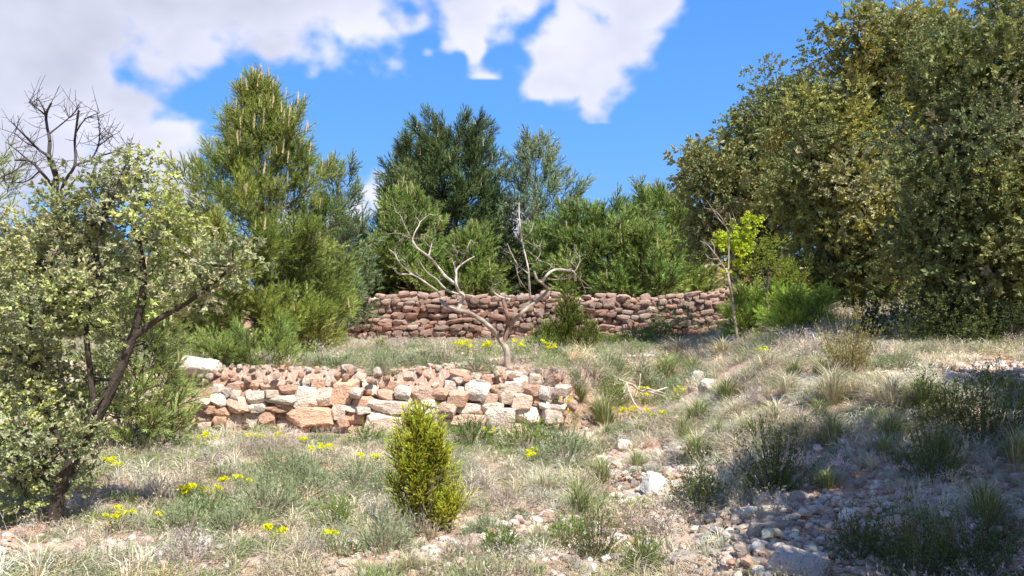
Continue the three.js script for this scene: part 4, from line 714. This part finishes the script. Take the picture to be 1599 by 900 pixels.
// ---------------------------------------------------------------- loose stones, gravel and ground cover
{
  rnd = mulberry(808);
  const stone = (px, py, w, h, mat, label, geo) => { const q = ground(px, py), d = -q.z, k = d / F, m = part(numbered('loose_stone'), geo ?? pick(stoneGeos), mat, scene); m.position.set(q.x, q.y + h * k * .2, q.z); m.scale.set(w * k * .55, h * k * .72, w * k * R(.4, .55)); m.rotation.set(R(-.2, .2), R(-.5, .5), R(-.15, .15)); m.userData = { label, category: 'stone' }; return m; };
  stone(1022, 770, 46, 46, whiteRock, 'bright white stone lying left of the dark leafy bush', stoneGeos[5]).rotation.set(.3, .7, -.5);
  stone(1090, 600, 20, 30, whiteRock, 'small bright white stone high on the open slope', stoneGeos[3]);
  stone(1206, 801, 46, 20, scree[2], 'oblong flat slab of pale stone under the dark bush shade');
  stone(1050, 828, 46, 30, scree[0], 'rounded pale boulder on the stony strip below the dark leafy bush');
  stone(1185, 836, 36, 26, rocks[2], 'sunlit pale stone right of the oblong slab');
  stone(1245, 893, 86, 46, scree[6], 'large grey boulder at the bottom edge among the stones');
  stone(1060, 888, 56, 36, scree[3], 'grey boulder at the bottom edge right of the green herb');
  stone(1400, 835, 50, 40, scree[5], 'brown boulder between two dark green bushes');
  stone(310, 584, 66, 30, rocks[8], 'long pale boulder resting on the left end of the near wall', stoneGeos[4]);
  [[1232, 530, 30, 22], [1252, 524, 34, 26], [1272, 532, 28, 20], [1262, 514, 26, 18], [1240, 514, 24, 18], [1285, 524, 22, 18], [1222, 540, 22, 16]].forEach(([x, y, w, h], i) => stone(x, y, w, h, scree[[6, 3, 1, 6, 3, 1, 6][i]], 'weathered grey stone of the rock pile behind the olive-tan shrub, ' + ['second from left in front', 'middle one', 'second from right', 'top right one', 'top left one', 'rightmost', 'leftmost'][i]));
  stone(1112, 616, 36, 34, rocks[2], 'cream stone below the small bright white stone');
  const zones = [[1000, 715, 85, 28, 34, 'on the upper sunlit rubble strip'], [1030, 765, 70, 35, 30, 'in the rubble round the white stone'], [1090, 850, 190, 50, 62, 'in the rubble below the dark leafy bush'], [1240, 820, 110, 60, 42, 'in the dappled rubble near the flat slab'], [1180, 885, 220, 22, 28, 'in the rubble along the bottom edge'], [1565, 775, 55, 55, 30, 'in the grey rubble at the right edge'], [1400, 750, 60, 40, 14, 'between the shaded bushes at the right'], [1500, 590, 120, 18, 10, 'on the gravel path under the oaks'], [900, 888, 90, 20, 14, 'beside the green bush at the bottom edge'], [690, 868, 60, 20, 8, 'below the yellow-green juniper'], [1100, 610, 30, 16, 6, 'high on the open slope'], [500, 592, 150, 9, 12, 'along the top of the near wall'], [1440, 840, 120, 40, 10, 'among the bushes in the bottom right corner']];
  for (const [cx, cy, rx, ry, n, where] of zones) for (let i = 0; i < n; i++) {
    const a = R(0, 6.283), f = Math.sqrt(rnd()), px = cx + Math.cos(a) * rx * f, py = Math.min(915, cy + Math.sin(a) * ry * f), s = R(8, 15) + 16 * Math.pow(rnd(), 3);
    const t = Math.floor(rnd() * scree.length), tone = ['sand-coloured', 'greyish-tan', 'cream', 'dull grey', 'peach', 'rusty', 'ash-grey', 'whitish'][t], big = s > 19 ? 'large' : s > 14 ? 'mid-sized' : s > 11 ? 'smallish' : 'small';
    const w = where + (where.includes('rubble') ? (px < cx - rx * .35 ? ', its left side' : px > cx + rx * .35 ? ', its right side' : ', its middle') : '');
    stone(px, py, s, s * R(.6, .95), scree[t], big + ' ' + tone + ' loose stone ' + w).userData.group = 'loose ' + tone + ' stones ' + w;
  }
  // gravel
  const gravelGeos = [0, 1, 2, 3].map((v) => { const parts = []; for (let i = 0; i < 46; i++) { const g = pick(pebbleGeos).clone(), s = R(.035, .1) * (rnd() < .1 ? 1.7 : 1), a = R(0, 6.283), r = Math.sqrt(rnd()), k = vary(pick(['#ecdccb', '#dcc9b4', '#f2e6d8', '#d6b49c', '#e4cab4', '#ccbeb0', '#f4ebe0'].map(C)), .12); g.rotateX(R(-.6, .6)); g.rotateY(R(0, 6)); g.scale(s, s * R(.7, 1), s); g.translate(Math.cos(a) * r, s * .2, Math.sin(a) * r); const c = new Float32Array(g.attributes.position.count * 3); for (let j = 0; j < c.length; j += 3) c.set([k.r, k.g, k.b], j); g.setAttribute('color', new THREE.BufferAttribute(c, 3)); parts.push(g); } return mergeGeometries(parts); });
  const grav = gravelGeos.map(() => new Scatter());
  const drop = (x, d, s) => { const e = .12, h0 = height(x, d); if ([[1, 0], [-1, 0], [0, 1], [0, -1], [.7, .7], [-.7, -.7]].some(([a, b]) => Math.abs(height(x + a * s, d + b * s) - h0) > .3 * s + .03)) return; const nx = (height(x - e, d) - height(x + e, d)) / (2 * e), nz = (height(x, d + e) - height(x, d - e)) / (2 * e); pick(grav).add(onGround(x, d, .004), V(nx, 1, nz).normalize(), s, vary(C('#ffffff'), .08)); };
  for (let i = 0; i < 5000; i++) {
    const d = Math.sqrt(R(9, 860)), x = R(-.8, .8) * d; const k = stony(x, d), near = d < 13.5;
    if (Math.abs(d - D1) < .3 || Math.abs(d - D2) < .35 || rnd() > k * .9 + (near ? .3 : .1)) continue;
    drop(x, d, near ? R(.22, .38) : R(.4, .6));
  }
  for (const [cx, cd, rx, rd, k] of patches) for (let i = 0; i < Math.min(150, 4 + (cx > 1.3 && cd < 8 ? 15 : 34) * rx * rd * k); i++) { const a = R(0, 6.283), f = Math.sqrt(rnd()) * 1.05, x = cx + Math.cos(a) * rx * f, d = cd + Math.sin(a) * rd * f; drop(x, d, R(.22, .5)); }
  const gm = new THREE.MeshStandardMaterial({ roughness: .95, bumpMap: rockBump, bumpScale: .01, map: rockMap, vertexColors: true });
  { const o = new THREE.Group(); o.name = 'gravel'; o.userData = { label: 'pale pinkish limestone gravel strewn over the slope', category: 'gravel', kind: 'stuff' }; scene.add(o); grav.forEach((q, i) => q.build('pebbles', gravelGeos[i], gm, o)); }
  // low plants that nobody could count
  const patch = (make, n, rad) => {                               // a hand's breadth of many small plants
    const parts = [];
    for (let i = 0; i < n; i++) {
      const q = make(), g = mergeGeometries([q.foliage, q.stems]), s = R(.55, 1.2), a = R(0, 6.283), r = rad * Math.sqrt(rnd()), k = tint(.8, 1.18, .07), c = g.attributes.color;
      for (let j = 0; j < c.count; j++) c.setXYZ(j, c.getX(j) * k.r, c.getY(j) * k.g, c.getZ(j) * k.b);
      g.scale(s, s, s); g.rotateY(R(0, 6)); g.translate(Math.cos(a) * r, 0, Math.sin(a) * r); parts.push(g);
    }
    return mergeGeometries(parts);
  };
  const three = (f) => [0, 1, 2].map(f);
  const small = { straw: three(() => patch(() => tussock(34, 1.1, .032, .4), 9, 1.5)), twig: three(() => patch(() => wiry(7, 2, .1, .04), 10, 1.5)), cush: three(() => patch(() => cushion(26, .2, .036, 5), 8, 1.3)), green: three(() => patch(() => tussock(30, .8, .036, .25), 7, 1.2)) };
  const sc = {}; for (const k in small) sc[k] = small[k].map(() => new Scatter());
  const pal = { straw: ['#d4cab0', '#cabfa2', '#dcd3bc', '#c2b698'], twig: ['#c2b6aa', '#c6baa6', '#b8ac9c', '#cec3b0'], cush: ['#98a476', '#8c9a6c', '#a6ae84', '#a0a86c'], green: ['#8a9a58', '#98a468', '#7f9050'] };
  for (const k in pal) pal[k] = pal[k].map(C);
  for (let i = 0; i < 4500; i++) {
    const near = i < 2300, d = near ? Math.sqrt(R(12, 156)) : Math.sqrt(R(156, 790)), x = R(-.78, .78) * d, s = stony(x, d);
    if (d > 11.72 && d < 12.35 && x < 1) continue; if (d > 27.5 && d < 28.6 && x < 8.5) continue;
    if (rnd() < s * .95) continue;
    const n = noise2(x * .7 + 20, d * .5), m = noise2(x * .4 - 7, d * .3), right = sst(1.5, 4, x - (d - 5) * .1);
    if (near && rnd() < .06 + .75 * sst(.1, .65, noise2(x * 1.1 + 3, d * .9))) continue;
    let k; const q = rnd();
    if (!near && x < 1.5 * (d / 12)) k = q < .5 + .3 * n ? 'cush' : q < .72 ? 'straw' : q < .9 ? 'twig' : 'green';
    else k = q < .25 + .22 * n ? 'twig' : q < .48 + .25 * right ? 'straw' : q < .88 + .1 * m ? 'cush' : 'green';
    const h = (k === 'straw' ? R(.13, .27) : k === 'twig' ? R(.13, .26) : k === 'cush' ? R(.1, .19) : R(.1, .2)) * (near ? 1 : 1.4) * (1 + .25 * m);
    const e = .15, nx = (height(x - e, d) - height(x + e, d)) / (2 * e), nz = (height(x, d + e) - height(x, d - e)) / (2 * e);
    pick(sc[k]).add(onGround(x, d, .012), V(nx, 1, nz).normalize(), h, vary(pick(pal[k]), .13));
  }
  const said = { straw: ['dry_grass', 'thin dry straw grass covering the slope'], twig: ['dry_scrub', 'low greyish twiggy scrub covering the slope'], cush: ['ground_cover', 'low grey-green aromatic ground cover'], green: ['grass', 'short green grass between the scrub'] };
  for (const k in sc) { const o = new THREE.Group(); o.name = said[k][0]; o.userData = { label: said[k][1], category: 'grass', kind: 'stuff' }; scene.add(o); sc[k].forEach((q, i) => q.build('tufts', small[k][i], grassMat, o)); }
}
renderer.render(scene, camera);
